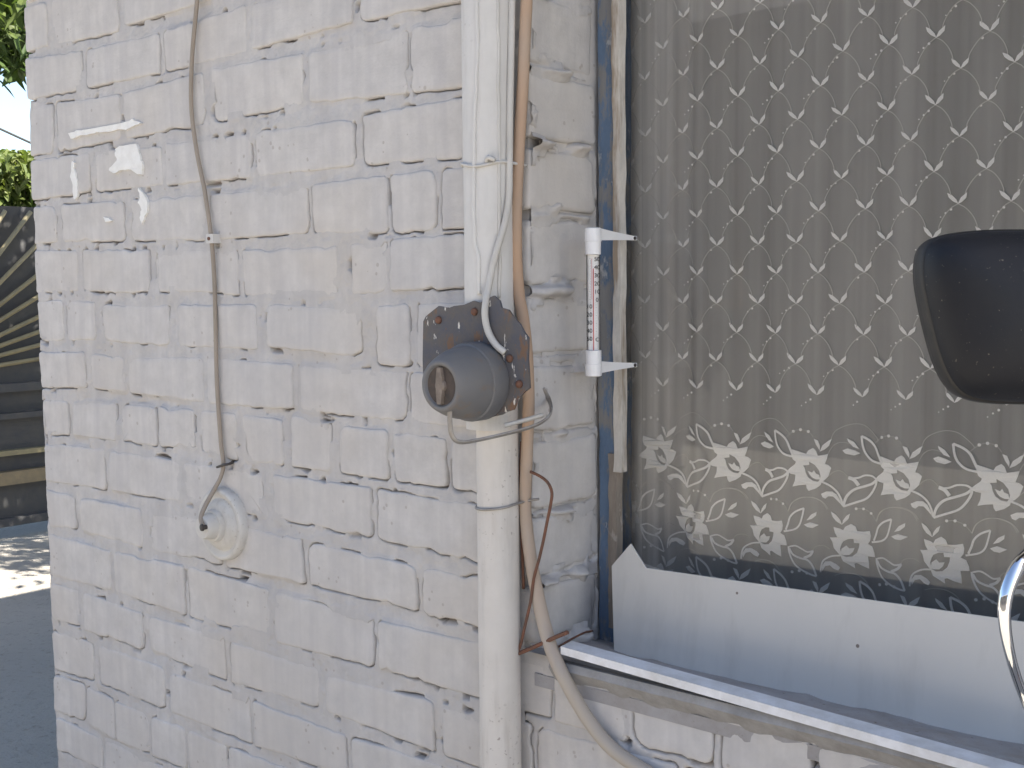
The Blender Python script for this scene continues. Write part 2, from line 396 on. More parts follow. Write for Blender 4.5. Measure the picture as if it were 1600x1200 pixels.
# ================================================================== SETTING
g = mesh_obj('ground', [(-400, -400, 0), (400, -400, 0), (400, 400, 0), (-400, 400, 0)], [(0, 1, 2, 3)], M_GROUND); tag(g, kind='structure')

XC = -1.053                       # window reveal corner
XL = -2.405                       # outer corner of the house
SILLZ = ZO - 1.0
WTOP = ZO + .55; WRIGHT = .30     # window opening
HTOP = 2.92
house = thing('brick_house', (XL, 0, 0), 'whitewashed brick house wall with deep window reveal and worn open joints', 'house')

# ---- bricks traced course by course: (top line, bottom line, brick spans) in photo pixels
C = []
C.append(([(36, 12), (190, -30), (330, -60)], [(38, 82), (80, 72), (187, 50), (195, 40), (307, 8), (330, 0)], [(36, 74), (80, 186), (193, 330)]))
C.append(([(37, 92), (75, 88), (135, 77), (187, 60), (250, 50), (310, 26), (390, 6), (560, -34), (750, -80)],
          [(45, 158), (125, 140), (250, 114), (385, 82), (400, 72), (550, 36), (640, 20), (690, 10), (750, -4)], [(38, 128), (135, 249), (256, 385), (392, 551), (562, 750)]))
C.append(([(45, 164), (82, 161), (190, 146), (295, 122), (335, 105), (400, 96), (480, 81), (575, 60), (635, 46), (750, 18)],
          [(45, 245), (90, 238), (185, 218), (300, 203), (335, 189), (400, 177), (480, 162), (580, 150), (640, 147), (750, 133)], [(43, 82), (88, 188), (193, 319), (329, 473), (482, 636), (642, 750)]))
C.append(([(50, 251), (100, 244), (147, 235), (253, 228), (258, 224), (385, 208), (402, 205), (550, 186), (567, 180), (710, 152), (750, 145)],
          [(50, 314), (147, 300), (258, 290), (402, 277), (457, 271), (550, 261), (632, 252), (750, 244)], [(46, 140), (147, 253), (258, 390), (398, 553), (567, 750)]))
C.append(([(50, 323), (92, 320), (195, 312), (317, 304), (335, 302), (400, 293), (487, 288), (600, 273), (750, 258)],
          [(53, 382), (97, 378), (195, 377), (322, 376), (350, 375), (400, 371), (482, 364), (495, 369), (607, 365), (750, 356)], [(48, 88), (96, 193), (205, 320), (328, 480), (487, 605), (610, 682), (690, 750)]))
C.append(([(54, 390), (120, 391), (130, 390), (227, 390), (310, 389), (377, 391), (400, 387), (525, 385), (567, 378), (610, 373), (750, 362)],
          [(57, 458), (117, 456), (140, 454), (232, 460), (342, 460), (400, 464), (525, 464), (600, 457), (750, 448)], [(53, 121), (129, 233), (242, 371), (380, 527), (548, 604), (610, 750)]))
C.append(([(56, 471), (100, 467), (147, 472), (160, 476), (250, 477), (385, 475), (417, 475), (562, 482), (590, 476), (750, 470)],
          [(60, 534), (150, 531), (170, 535), (265, 541), (332, 545), (400, 547), (430, 538), (475, 547), (562, 557), (575, 570), (640, 573), (750, 575)], [(57, 99), (103, 149), (160, 263), (278, 401), (417, 563), (588, 640), (652, 750)]))
C.append(([(62, 550), (135, 550), (197, 559), (317, 557), (400, 562), (467, 570), (615, 578), (750, 590)],
          [(70, 606), (140, 607), (207, 615), (225, 620), (315, 630), (400, 635), (450, 640), (625, 659), (750, 672)], [(63, 133), (143, 193), (200, 318), (323, 457), (467, 635), (641, 750)]))
C.append(([(66, 624), (110, 627), (182, 630), (242, 635), (305, 640), (400, 649), (442, 655), (452, 648), (512, 658), (532, 666), (605, 672), (697, 685), (750, 692)],
          [(72, 680), (117, 681), (185, 690), (205, 696), (302, 700), (335, 718), (400, 724), (460, 730), (535, 740), (600, 750), (697, 762), (750, 770)],
          [(67, 106), (112, 180), (190, 243), (248, 303), (312, 369), (378, 441), (455, 516), (530, 606), (615, 697), (705, 750)]))
C.append(([(70, 692), (160, 701), (277, 720), (350, 735), (427, 741), (570, 758), (595, 767), (732, 786), (750, 790)],
          [(80, 752), (160, 765), (277, 784), (310, 792), (400, 808), (435, 812), (510, 826), (582, 841), (665, 862), (750, 881)], [(72, 163), (171, 280), (286, 412), (427, 580), (590, 750)]))
C.append(([(77, 765), (115, 775), (127, 777), (220, 795), (312, 807), (400, 827), (467, 840), (492, 850), (645, 884), (750, 902)],
          [(85, 824), (117, 827), (130, 832), (220, 857), (340, 882), (400, 899), (472, 911), (500, 920), (580, 940), (645, 955), (750, 984)], [(78, 116), (126, 221), (234, 345), (353, 472), (482, 650), (660, 750)]))
C.append(([(80, 834), (120, 847), (167, 859), (287, 883), (400, 915), (457, 932), (582, 966), (600, 972), (750, 1004)],
          [(87, 900), (167, 922), (187, 928), (282, 959), (294, 965), (420, 1000), (430, 1006), (582, 1042), (645, 1064), (750, 1091)], [(81, 172), (178, 287), (294, 420), (428, 582), (592, 750)]))
C.append(([(85, 911), (122, 921), (222, 959), (345, 992), (360, 1002), (400, 1011), (497, 1045), (510, 1055), (665, 1091), (690, 1102), (750, 1121)],
          [(87, 969), (120, 976), (130, 985), (215, 1012), (237, 1017), (345, 1062), (400, 1080), (500, 1108), (690, 1180), (750, 1202)], [(82, 123), (129, 222), (234, 350), (360, 498), (509, 677), (690, 750)]))
C.append(([(82, 985), (142, 1004), (255, 1041), (267, 1052), (392, 1093), (540, 1149), (690, 1196), (750, 1216)],
          [(85, 1046), (140, 1062), (260, 1110), (382, 1160), (470, 1190), (540, 1215), (750, 1290)], [(83, 145), (155, 257), (266, 390), (397, 540), (550, 690), (700, 750)]))
C.append(([(85, 1051), (135, 1072), (177, 1093), (232, 1117), (290, 1138), (352, 1165), (400, 1182), (750, 1310)],
          [(90, 1110), (112, 1119), (150, 1138), (180, 1158), (225, 1176), (400, 1245), (750, 1385)], [(86, 132), (136, 178), (181, 232), (236, 290), (294, 353), (358, 470), (480, 600), (610, 750)]))
C.append(([(91, 1120), (150, 1150), (225, 1187), (400, 1260), (750, 1400)],
          [(93, 1172), (150, 1200), (225, 1237), (400, 1315), (750, 1470)], [(91, 158), (164, 270), (278, 410), (420, 560), (570, 750)]))
def itp(L, x): return float(np.interp(x, [p[0] for p in L], [p[1] for p in L]))

BR_FRONT = []      # quads in (X, Z)
for top, bot, spans in C:
    for i, (a, b) in enumerate(spans):
        ym = .5*(itp(top, .5*(a+b))+itp(bot, .5*(a+b)))
        X0 = onY(a, ym)[0]; X1 = onY(b, ym)[0]
        if b == 750: X1 = min(X1+.02, -1.128)
        if i == 0 and a < 100: X0 = XL + (X0-XL)*.4
        BR_FRONT.append([(X0, onY(a, itp(top, a))[2]), (X1, onY(b, itp(top, b))[2]), (X1, onY(b, itp(bot, b))[2]), (X0, onY(a, itp(bot, a))[2])])
# wall under the sill: courses of header bricks
BR_LOW = []
def lowrow(ztop, zbot, xs):
    for a, b in xs: BR_LOW.append([(a, ztop+random.uniform(-.002, .002)), (b, ztop+random.uniform(-.002, .002)), (b, zbot+random.uniform(-.002, .002)), (a, zbot+random.uniform(-.002, .002))])
random.seed(5)
lowrow(ZO-1.012, ZO-1.094, [(-1.120, -1.024)])
lowrow(ZO-1.028, ZO-1.094, [(-1.014, -.893), (-.882, -.760), (-.747, -.627), (-.616, -.49), (-.48, -.36), (-.35, -.23)])
lowrow(ZO-1.108, ZO-1.193, [(-1.120, -1.058), (-1.048, -.815), (-.803, -.565), (-.553, -.32), (-.31, -.15)])
lowrow(ZO-1.207, ZO-1.292, [(-1.120, -.945), (-.933, -.70), (-.69, -.44), (-.43, -.18)])

def outline(quad, rnd, n_edge=9, amp=.0016, rad=None):
    """irregular rounded outline of a brick in the wall plane, clockwise from top left"""
    q = [np.array(p, float) for p in quad]; pts = []
    size = min(np.linalg.norm(q[1]-q[0]), np.linalg.norm(q[3]-q[0]))
    RR = []
    for i in range(4):
        r = min(rnd.uniform(.004, .014) if rad is None else rad, size*.3)
        if rnd.random() < .14: r = min(r*2.0, size*.35)
        RR.append(r)
    for i in range(4):
        a, b, c = q[i-1], q[i], q[(i+1) % 4]; r = RR[i]
        da = (a-b)/np.linalg.norm(a-b); dc = (c-b)/np.linalg.norm(c-b)
        p0 = b+da*r; p2 = b+dc*r
        for k in range(4):
            u = k/3; pts.append((1-u)**2*p0+2*u*(1-u)*b+u*u*p2)
        L = np.linalg.norm(c-b); m = max(3, int(L/.012))
        for k in range(1, m): pts.append(p2+(c-dc*RR[(i+1) % 4]-p2)*(k/m))
    P = np.array(pts); N = len(P)
    T = np.roll(P, -1, 0)-np.roll(P, 1, 0); T /= np.linalg.norm(T, axis=1)[:, None]+1e-9
    nrm = np.stack([-T[:, 1], T[:, 0]], 1)                 # outward for clockwise
    cen = P.mean(0); sgn = np.sign(((P-cen)*nrm).sum(1).mean()); nrm *= sgn
    off = (NA(P[:, 0]*70+rnd.random()*50, P[:, 1]*70)-.5)*2*amp*.9 + (NB(P[:, 0]*220, P[:, 1]*220)-.5)*2*amp*.7
    bite = sstep(.74, .92, NC(P[:, 0]*28+rnd.random()*90, P[:, 1]*28)); off -= bite*.0045
    return P+nrm*off[:, None], nrm

def brick_mesh(P, nrm, face, depth, rnd, place, tilt=.0015, soft=1.0):
    """rounded slab from an outline; place(u, v, d) maps plane coords and depth (positive = into the wall)"""
    N = len(P); cen = P.mean(0)
    tx, tz, t0 = rnd.uniform(-1, 1)*tilt, rnd.uniform(-1, 1)*tilt, rnd.uniform(-1, 1)*.0012
    ext = np.abs(P-cen).max(0)+1e-6
    rings = [(0., depth), (0., .0050), (.0006, .0022), (.0016, .0008), (.004, .0001), (.011, 0.), (.022, 0.), (1., 0.)]
    v, f = [], []
    lo, hi = P.min(0), P.max(0); M = np.tile(cen, (len(P), 1)); sz = hi-lo
    if sz[0] > sz[1]: M[:, 0] = np.clip(P[:, 0], lo[0]+sz[1]*.5, hi[0]-sz[1]*.5)
    else: M[:, 1] = np.clip(P[:, 1], lo[1]+sz[0]*.5, hi[1]-sz[0]*.5)
    rings = [rings[0]]+[(a*soft if a < .5 else a, b*(soft*.85 if soft > 1 else 1)) for a, b in rings[1:]]
    dist = np.linalg.norm(M-P, axis=1)+1e-9
    caps = [0, 0, .08, .2, .4, .6, .8, .97]
    for (ins, dep), cp in zip(rings, caps):
        Q = P+(M-P)*np.minimum(ins/dist, cp)[:, None]
        for p in Q:
            r = (p-cen)/ext
            d = dep + face + t0 + tx*r[0] + tz*r[1] + (NB(p[0]*45, p[1]*45)-.5)*.0007 + (NC(p[0]*14, p[1]*14)-.5)*.0016
            v.append(place(p[0], p[1], d))
    nr = len(rings)
    for i in range(nr-1):
        for k in range(N):
            k2 = (k+1) % N; f.append((i*N+k, i*N+k2, (i+1)*N+k2, (i+1)*N+k))
    f.append(tuple((nr-1)*N+k for k in range(N)))
    return v, f

wall = MB()
# core of the walls round the window opening
wall.box(XL+.012, XC-.006, .034, .38, 0, HTOP).box(XC-.006, WRIGHT, .034, .38, 0, SILLZ-.052)
wall.box(XC-.006, WRIGHT, .034, .38, WTOP, HTOP).box(WRIGHT, 4.6, .0, .38, 0, HTOP)
wall.box(XL+.012, XL+.36, .38, 6.0, 0, HTOP).box(4.3, 4.6, .38, 6.0, 0, HTOP).box(XL+.36, 4.3, 5.7, 6.0, 0, HTOP)
front = wall.build('front_wall', M_BRICK, house)

fplace = lambda u, v, d: (u, d, v)
rnd = random.Random(11)
outl_front, outl_low = [], []
def add_bricks(quads, store, place, mat, parent, face=0., deep=None, flip=False, amp=.0016):
    for q in quads:
        P, nr = outline(q, rnd, amp=amp); store.append((P, nr))
        dep = .05
        if deep and q[0][0] < XL+.02: dep = .12
        v, f = brick_mesh(P, nr, face, dep, rnd, place)
        o = mesh_obj('brick', v, f, mat, parent, True)
        bm = bmesh.new(); bm.from_mesh(o.data); bmesh.ops.recalc_face_normals(bm, faces=bm.faces)
        # open back: make sure the face points out
        bm.faces.ensure_lookup_table(); fc = bm.faces[len(bm.faces)-1]; fc.normal_update()
        want = Vector(place(0, 0, -1))-Vector(place(0, 0, 0))
        if fc.normal.dot(want) < 0: bmesh.ops.reverse_faces(bm, faces=bm.faces)
        bm.to_mesh(o.data); bm.free()
add_bricks(BR_FRONT, outl_front, fplace, M_BRICK, front, deep=True)
add_bricks(BR_LOW, outl_low, fplace, M_BRICK, front, face=.001)

def mortar_sheet(name, u0, u1, v0, v1, outs, place, step, parent, proud=0.0, seed=0, crack=.5, bias=0.0):
    nu = int((u1-u0)/step)+1; nv = int((v1-v0)/step)+1
    U, V = np.meshgrid(np.linspace(u0, u1, nu), np.linspace(v0, v1, nv), indexing='ij')
    D = np.full(U.shape, .05); NX = np.zeros(U.shape); NZ = np.zeros(U.shape)
    for P, nr in outs:
        lo = P.min(0)-.022; hi = P.max(0)+.022
        i0 = max(0, int((lo[0]-u0)/step)); i1 = min(nu, int((hi[0]-u0)/step)+2)
        j0 = max(0, int((lo[1]-v0)/step)); j1 = min(nv, int((hi[1]-v0)/step)+2)
        if i0 >= i1 or j0 >= j1: continue
        pu = U[i0:i1, j0:j1]; pv = V[i0:i1, j0:j1]
        best = np.full(pu.shape, 9.); bn = np.zeros(pu.shape+(2,)); ins = np.zeros(pu.shape, bool)
        for k in range(len(P)):
            a = P[k]; b = P[(k+1) % len(P)]; ab = b-a; L2 = ab@ab+1e-12
            tt = np.clip(((pu-a[0])*ab[0]+(pv-a[1])*ab[1])/L2, 0, 1)
            dx = pu-a[0]-tt*ab[0]; dz = pv-a[1]-tt*ab[1]; dd = np.hypot(dx, dz)
            mk = dd < best; best = np.where(mk, dd, best); bn[mk] = nr[k]
            cond = (a[1] > pv) != (b[1] > pv)
            with np.errstate(divide='ignore', invalid='ignore'):
                xx = (b[0]-a[0])*(pv-a[1])/(b[1]-a[1]+1e-15)+a[0]
            ins ^= cond & (pu < xx)
        sd_ = np.where(ins, -best, best); sub = D[i0:i1, j0:j1]; mk = sd_ < sub
        D[i0:i1, j0:j1] = np.where(mk, sd_, sub)
        NX[i0:i1, j0:j1] = np.where(mk, bn[..., 0], NX[i0:i1, j0:j1]); NZ[i0:i1, j0:j1] = np.where(mk, bn[..., 1], NZ[i0:i1, j0:j1])
    s = seed*37.3
    dep = .0021 + (NA(U*30+s, V*30)-.5)*.0032 + (NB(U*95+s, V*95)-.5)*.0018 + (NC(U*300, V*300)-.5)*.0010
    dep += sstep(.66, .88, NB(U*9+s, V*11))*.004                       # patches where the joint is raked out
    dep -= proud*sstep(.45, .8, NC(U*22+s, V*40))*(1-sstep(u1-.040, u1-.014, U))
    under = np.clip(-NZ, 0, 1); side = np.abs(NX)
    run = NA(U*26+s, V*26+9)*.62 + NC(U*7+s, V*7+3)*.38
    th = .64 - bias - .14*under - .135*side + .05*np.clip(NZ, 0, 1)
    cr = sstep(th, th+.05, run)*crack*2
    wdt = .0012 + .0024*sstep(.62, .92, NB(U*33+s*2, V*33))**1.5
    wdt = wdt*(1+bias*16)
    ck = np.clip(cr, 0, 1)*np.exp(-(np.clip(D, 0, 1)/wdt)**2)
    hole = sstep(.80, .87, NC(U*48+s*3, V*48))*sstep(.012, .002, D)*sstep(.45, .6, NA(U*5+1, V*5))
    # a soft lap of wash up to the brick where there is no crack
    lap = np.exp(-(np.clip(D, 0, 1)/.004)**2)*(1-np.clip(cr, 0, 1)); dep = dep*(1-lap*.65)+.0009*lap
    dep = dep + np.maximum(ck, hole*.8)*.017
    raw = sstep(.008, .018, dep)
    keep = ~((D[:-1, :-1] < -.009) & (D[1:, :-1] < -.009) & (D[:-1, 1:] < -.009) & (D[1:, 1:] < -.009))
    idx = np.arange(nu*nv).reshape(nu, nv)
    q = np.stack([idx[:-1, :-1], idx[1:, :-1], idx[1:, 1:], idx[:-1, 1:]], -1)[keep]
    used = np.unique(q); remap = -np.ones(nu*nv, int); remap[used] = np.arange(len(used)); q = remap[q]
    X, Y, Z = place(U.ravel()[used], V.ravel()[used], dep.ravel()[used])
    co = np.stack([np.broadcast_to(X, used.shape), np.broadcast_to(Y, used.shape), np.broadcast_to(Z, used.shape)], 1).astype(np.float32)
    me = bpy.data.meshes.new(name); me.vertices.add(len(co)); me.vertices.foreach_set('co', co.ravel())
    me.loops.add(q.size); me.loops.foreach_set('vertex_index', q.ravel().astype(np.int32))
    me.polygons.add(len(q)); me.polygons.foreach_set('loop_start', (np.arange(len(q))*4).astype(np.int32))
    me.polygons.foreach_set('use_smooth', np.ones(len(q), bool)); me.update(calc_edges=True)
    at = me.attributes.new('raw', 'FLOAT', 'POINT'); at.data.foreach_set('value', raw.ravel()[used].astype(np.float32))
    me.materials.append(M_MORTAR)
    o = bpy.data.objects.new(name, me); COL.objects.link(o); o.parent = parent; o.matrix_parent_inverse = parent_inv(parent)
    return o
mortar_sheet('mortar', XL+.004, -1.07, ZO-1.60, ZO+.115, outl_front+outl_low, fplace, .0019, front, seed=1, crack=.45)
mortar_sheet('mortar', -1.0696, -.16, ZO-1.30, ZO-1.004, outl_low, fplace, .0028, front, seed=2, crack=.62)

# ---- plain courses outside the picture, same bond
def far_courses(name, u0, u1, krange, ):
    mb = MB(); r2 = random.Random(3)
    for k in krange:
        z1 = ZO-.1*k-.006; z0 = z1-.088
        if z0 < .005: z0 = .005
        if z1-z0 < .03 or z1 > HTOP: continue
        x = u0-(.13 if k % 2 else 0)
        while x < u1:
            a = max(x+.006, u0+.002); b = min(x+.254, u1-.002)
            if b-a > .03:
                d = r2.uniform(-.002, .002); e = .006
                v = [(a, .03, z0), (b, .03, z0), (b, .03, z1), (a, .03, z1), (a, d+.006, z0), (b, d+.006, z0), (b, d+.006, z1), (a, d+.006, z1),
                     (a+e, d, z0+e), (b-e, d, z0+e), (b-e, d, z1-e), (a+e, d, z1-e)]
                mb.add(v, [(0, 1, 5, 4), (1, 2, 6, 5), (2, 3, 7, 6), (3, 0, 4, 7), (4, 5, 9, 8), (5, 6, 10, 9), (6, 7, 11, 10), (7, 4, 8, 11), (8, 9, 10, 11)])
            x += .26
    mb.box(u0, u1, .008, .033, max(0, ZO-.1*(max(krange)+1)), min(HTOP, ZO-.1*min(krange)))
    o = mb.build(name, M_BRICK, front); o['kind'] = 'stuff'; return o
far_courses('brickwork', XL, XC-.07, range(-10, -1))
far_courses('brickwork', XL, -1.07, range(16, 20))
far_courses('brickwork', -1.068, WRIGHT, range(13, 20))
far_courses('brickwork', XC-.06, WRIGHT, range(-9, -5))

# ---- window reveal (faces +X)
rplace = lambda u, v, d: (XC-d+0*u, u, v)
BR_REV = []
RJ = [.30, .20, .105, .005, -.085, -.185, -.290, -.386, -.494, -.588, -.697, -.808, -.906, -1.0]
r3 = random.Random(8)
for a, b in zip(RJ, RJ[1:]):
    ga = r3.uniform(.004, .009); gb = r3.uniform(.004, .009)
    BR_REV.append([(.001+r3.uniform(-.002, .003), ZO+a-ga), (.153, ZO+a-ga+r3.uniform(-.006, .004)), (.153, ZO+b+gb+r3.uniform(-.003, .005)), (.001, ZO+b+gb)])
outl_rev = []
for q in BR_REV:
    P, nr = outline(q, rnd, amp=.002, rad=.008); outl_rev.append((P, nr))
    v, f = brick_mesh(P, nr, .0, .068, rnd, rplace, .004, 1.8)
    mbk = MB().add(v, f); mbk.build('brick', M_BRICK, front, True)
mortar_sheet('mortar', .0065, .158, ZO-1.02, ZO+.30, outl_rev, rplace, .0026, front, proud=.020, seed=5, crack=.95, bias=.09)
mb = MB().box(XC-.07, XC-.009, .011, .034, SILLZ-.02, ZO+.30).box(XC-.07, XC-.002, .012, .36, ZO+.30, WTOP)
mb.build('corner_core', M_MORTAR, front)

# ---- sill: mortar bed, dusty metal top, white strip along its edge
mb = MB(); r4 = random.Random(2); nn = 60
xs = np.linspace(-1.012, -.16, nn)
vv = []
for i, x in enumerate(xs):
    n1 = NA(x*40, 3.1); n2 = NB(x*90, 1.7); zb = ZO-1.028-.012*n1-.006*n2
    for (y, z) in ((.03, ZO-1.0), (-.012, ZO-1.002), (-.014-.004*n2, ZO-1.012), (-.006-.004*n1, ZO-1.022), (.004, zb), (.03, zb)): vv.append((x, y, z))
ff = [(i*6+k, i*6+k+1, (i+1)*6+k+1, (i+1)*6+k) for i in range(nn-1) for k in range(5)]
mb.add(vv, ff+[tuple(range(6)), tuple((nn-1)*6+k for k in range(5, -1, -1))]); mb.build('sill_mortar', M_RAWM, house, True, 40)
sill = MB(); nx, ny = 70, 16; vv = []
for i in range(nx):
    for j in range(ny):
        x = -1.052+(WRIGHT+1.052)*i/(nx-1); y = -.012+.20*j/(ny-1)
        z = ZO-.9985-.028*max(y, 0)/.19+.0025*NA(x*35, y*60)+.004*sstep(.6, .9, NB(x*22, y*50))
        if y < .01: z = min(z, ZO-.9975)
        vv.append((x, y, z))
ff = [(i*ny+j, (i+1)*ny+j, (i+1)*ny+j+1, i*ny+j+1) for i in range(nx-1) for j in range(ny-1)]
sill.add(vv, ff).box(-1.05, WRIGHT, .0, .33, SILLZ-.05, SILLZ-.032)
sill.build('window_sill', M_SILL, house, True, 40)
YS = -.020
p0, p1 = onY(876, 1010, YS), onY(1600, 1214, YS); dxs = (p1-p0)/(p1[0]-p0[0])
pe = p0+dxs*(.29-p0[0])
strip = MB(); hh = .0108
def xsec(p):
    return [(p[0], YS, p[2]), (p[0], YS+.026, p[2]+.0015), (p[0], YS+.026, p[2]-.0005), (p[0], YS+.003, p[2]-.002), (p[0], YS+.003, p[2]-hh), (p[0], YS, p[2]-hh)]
a, b = xsec(p0), xsec(pe)
strip.add(a+b, [(k, (k+1) % 6, 6+(k+1) % 6, 6+k) for k in range(6)]+[(5, 4, 3, 2, 1, 0), (6, 7, 8, 9, 10, 11)])
strip.build('edge_strip', M_STRIP, house)

# ---- window: blue frame, glazing beads, glass
YF = .157
win = bpy.data.objects.new('window', None); COL.objects.link(win); win.location = (XC, YF, SILLZ); win.parent = house
win.matrix_parent_inverse = parent_inv(house)
def winv(o):
    o.parent = win; o.matrix_parent_inverse = Matrix.Translation(Vector((XC, YF, SILLZ))).inverted(); return o
xb0 = onY(960, 450, YF)[0]; xb1 = onY(970, 450, YF-.004)[0]
def grain_post(name, x0, x1, y0, y1, z0, z1, mat, amp=.0012, seed=0, n=70):
    mb = MB(); v = []
    for i in range(n):
        z = z0+(z1-z0)*i/(n-1)
        a = (NA(z*30+seed, seed)-.5)*2*amp+(NB(z*120+seed, 2)-.5)*amp; b = (NA(z*30+seed, seed+7)-.5)*2*amp; c = (NC(z*40+seed, seed)-.5)*2*amp
        v += [(x0+a, y0+c, z), (x1+b, y0+c*.6, z), (x1+b, y1, z), (x0+a, y1, z)]
    f = [(i*4+k, i*4+(k+1) % 4, (i+1)*4+(k+1) % 4, (i+1)*4+k) for i in range(n-1) for k in range(4)]
    mb.add(v, f+[(3, 2, 1, 0), tuple((n-1)*4+k for k in range(4))]); return winv(mb.build(name, mat, None, True, 40))
grain_post('frame_post', XC+.003, xb0+.001, YF, YF+.042, SILLZ-.026, WTOP-.06, M_BLUE, .0012, 1)
grain_post('frame_post', WRIGHT-.06, WRIGHT-.002, YF, YF+.07, SILLZ-.012, WTOP-.06, M_BLUE, .001, 4)
winv(MB().box(XC+.003, WRIGHT-.002, YF+.001, YF+.07, WTOP-.06, WTOP).build('frame_rail', M_BLUE))
winv(MB().box(xb0+.001, WRIGHT-.06, YF+.004, YF+.05, SILLZ-.03, SILLZ+.050).build('frame_rail', M_BLUE))
zsp = onY(968, 737, YF)[2]
grain_post('glazing_bead', xb0+.001, xb1, YF-.006, YF+.010, zsp, WTOP-.061, M_BEAD, .0016, 9)
grain_post('glazing_bead', xb0-.010, xb0+.006, YF-.004, YF+.012, SILLZ+.002, onY(950, 708, YF)[2], M_BEADL, .0014, 13)
YG = YF+.018
pane = MB().box(XC+.012, WRIGHT-.05, YG, YG+.003, SILLZ+.03, WTOP-.05).build('pane', M_GLASS); winv(pane)

# ---- roof and room
rf = MB()
rf.add([(XL-.42, -.50, HTOP-.05), (5.0, -.50, HTOP-.05), (5.0, 6.4, HTOP-.05), (XL-.42, 6.4, HTOP-.05), (XL-.42, -.50, HTOP+.02), (5.0, -.50, HTOP+.02), (5.0, 6.4, HTOP+.02), (XL-.42, 6.4, HTOP+.02), (-.0, 3.0, HTOP+1.1), (2.6, 3.0, HTOP+1.1)],
       [(3, 2, 1, 0), (0, 1, 5, 4), (1, 2, 6, 5), (2, 3, 7, 6), (3, 0, 4, 7), (4, 5, 9, 8), (6, 7, 8, 9), (5, 6, 9), (7, 4, 8)])
rf.build('roof', M_ROOF, house)
room = MB()
x0, x1, y0, y1, z0, z1 = XL+.37, 4.2, .40, 4.4, .45, 2.86
room.add([(x0, y0, z0), (x1, y0, z0), (x1, y1, z0), (x0, y1, z0), (x0, y0, z1), (x1, y0, z1), (x1, y1, z1), (x0, y1, z1)], [(4, 5, 6, 7), (1, 2, 6, 5), (2, 3, 7, 6), (3, 0, 4, 7)])
room.build('room_wall', M_ROOM, house)
mesh_obj('room_floor', [(x0, y0, z0), (x1, y0, z0), (x1, y1, z0), (x0, y1, z0)], [(0, 1, 2, 3)], M_ROOMF, house)

# ================================================================== LACE CURTAIN
YCUR = .218
def cury(x):
    return YCUR + .0035*np.sin(x*37+1.0) + .0030*np.sin(x*125)*np.clip((-.88-x)/.10, 0, 1) + .002*np.sin(x*83) + .009*np.exp(-((x+.935)/.018)**2) - .005*np.exp(-((x+.895)/.02)**2)
CX0, CX1, CZ0, CZ1 = -1.16, WRIGHT+.08, SILLZ-.10, WTOP+.02
cur = thing('lace_curtain', (-.4, YCUR, CZ0), 'sheer net curtain with white flower border hanging behind the window glass', 'curtain')
nx, nz = 240, 10; vv = []
for i in range(nx):
    for j in range(nz):
        x = CX0+(CX1-CX0)*i/(nx-1); vv.append((x, float(cury(x)), CZ0+(CZ1-CZ0)*j/(nz-1)))
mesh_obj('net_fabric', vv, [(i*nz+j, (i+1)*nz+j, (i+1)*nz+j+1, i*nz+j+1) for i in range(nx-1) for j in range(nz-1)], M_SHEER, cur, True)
mb = MB().tube([(CX0-.05, YCUR, WTOP+.03), (0, YCUR, WTOP+.03), (CX1+.05, YCUR, WTOP+.03)], .009); mb.build('curtain_rod', M_STEELW, cur, True)
def cpx(x, y):                       # photo pixel -> curtain (X, Z)
    p = onY(x, y, YCUR); return np.array([p[0], p[2]])
EMBD = .0016
def emb_mesh(name, polys, strokes, dots, ref, follow=None):
    """flat embroidery in curtain coords relative to ref; polys = list of [outline, holes...]; strokes = (pts, width); dots = (pt, r)"""
    mb = MB()
    dy = (lambda x: 0.0) if follow is None else (lambda x: float(cury(x))-follow)
    def sheet(poly_list):
        P3 = [[(p[0]-ref[0], 0.0, p[1]-ref[1]) for p in pl] for pl in poly_list]
        v, f = slab(P3, (0, -1, 0), .0006)
        v = [(a, b+dy(a+ref[0]), c) for a, b, c in v]; mb.add(v, f)
    for pl in polys: sheet(pl)
    for pts, wd in strokes:
        pts = [np.array(p) for p in pts]; P = []
        n = len(pts)
        for i in range(n-1):
            a, b, c, d = pts[max(i-1, 0)], pts[i], pts[i+1], pts[min(i+2, n-1)]
            for k in range(4):
                u = k/4; P.append(.5*((2*b)+(c-a)*u+(2*a-5*b+4*c-d)*u*u+(-a+3*b-3*c+d)*u**3))
        P.append(pts[-1]); P = np.array(P); T = np.gradient(P, axis=0); T /= np.linalg.norm(T, axis=1)[:, None]+1e-9
        nn_ = np.stack([-T[:, 1], T[:, 0]], 1)*wd/2
        L = P+nn_; R_ = P-nn_; v = []; f = []
        for i in range(len(P)):
            for q in (L[i], R_[i]):
                v.append((q[0]-ref[0], dy(q[0])-.0003, q[1]-ref[1]))
        for i in range(len(P)-1): f.append((2*i, 2*i+1, 2*i+3, 2*i+2))
        N0 = len(v); v2 = [(a, b-.0005, c) for a, b, c in v]
        f2 = [tuple(k+N0 for k in q[::-1]) for q in f]
        mb.add(v+v2, f+f2+[(2*i, 2*i+2, N0+2*i+2, N0+2*i) for i in range(len(P)-1)]+[(2*i+1, N0+2*i+1, N0+2*i+3, 2*i+3) for i in range(len(P)-1)])
    for c, r in dots: sheet([[(c[0]+r*math.cos(q*math.pi/4), c[1]+r*math.sin(q*math.pi/4)) for q in range(8)]])
    return mb
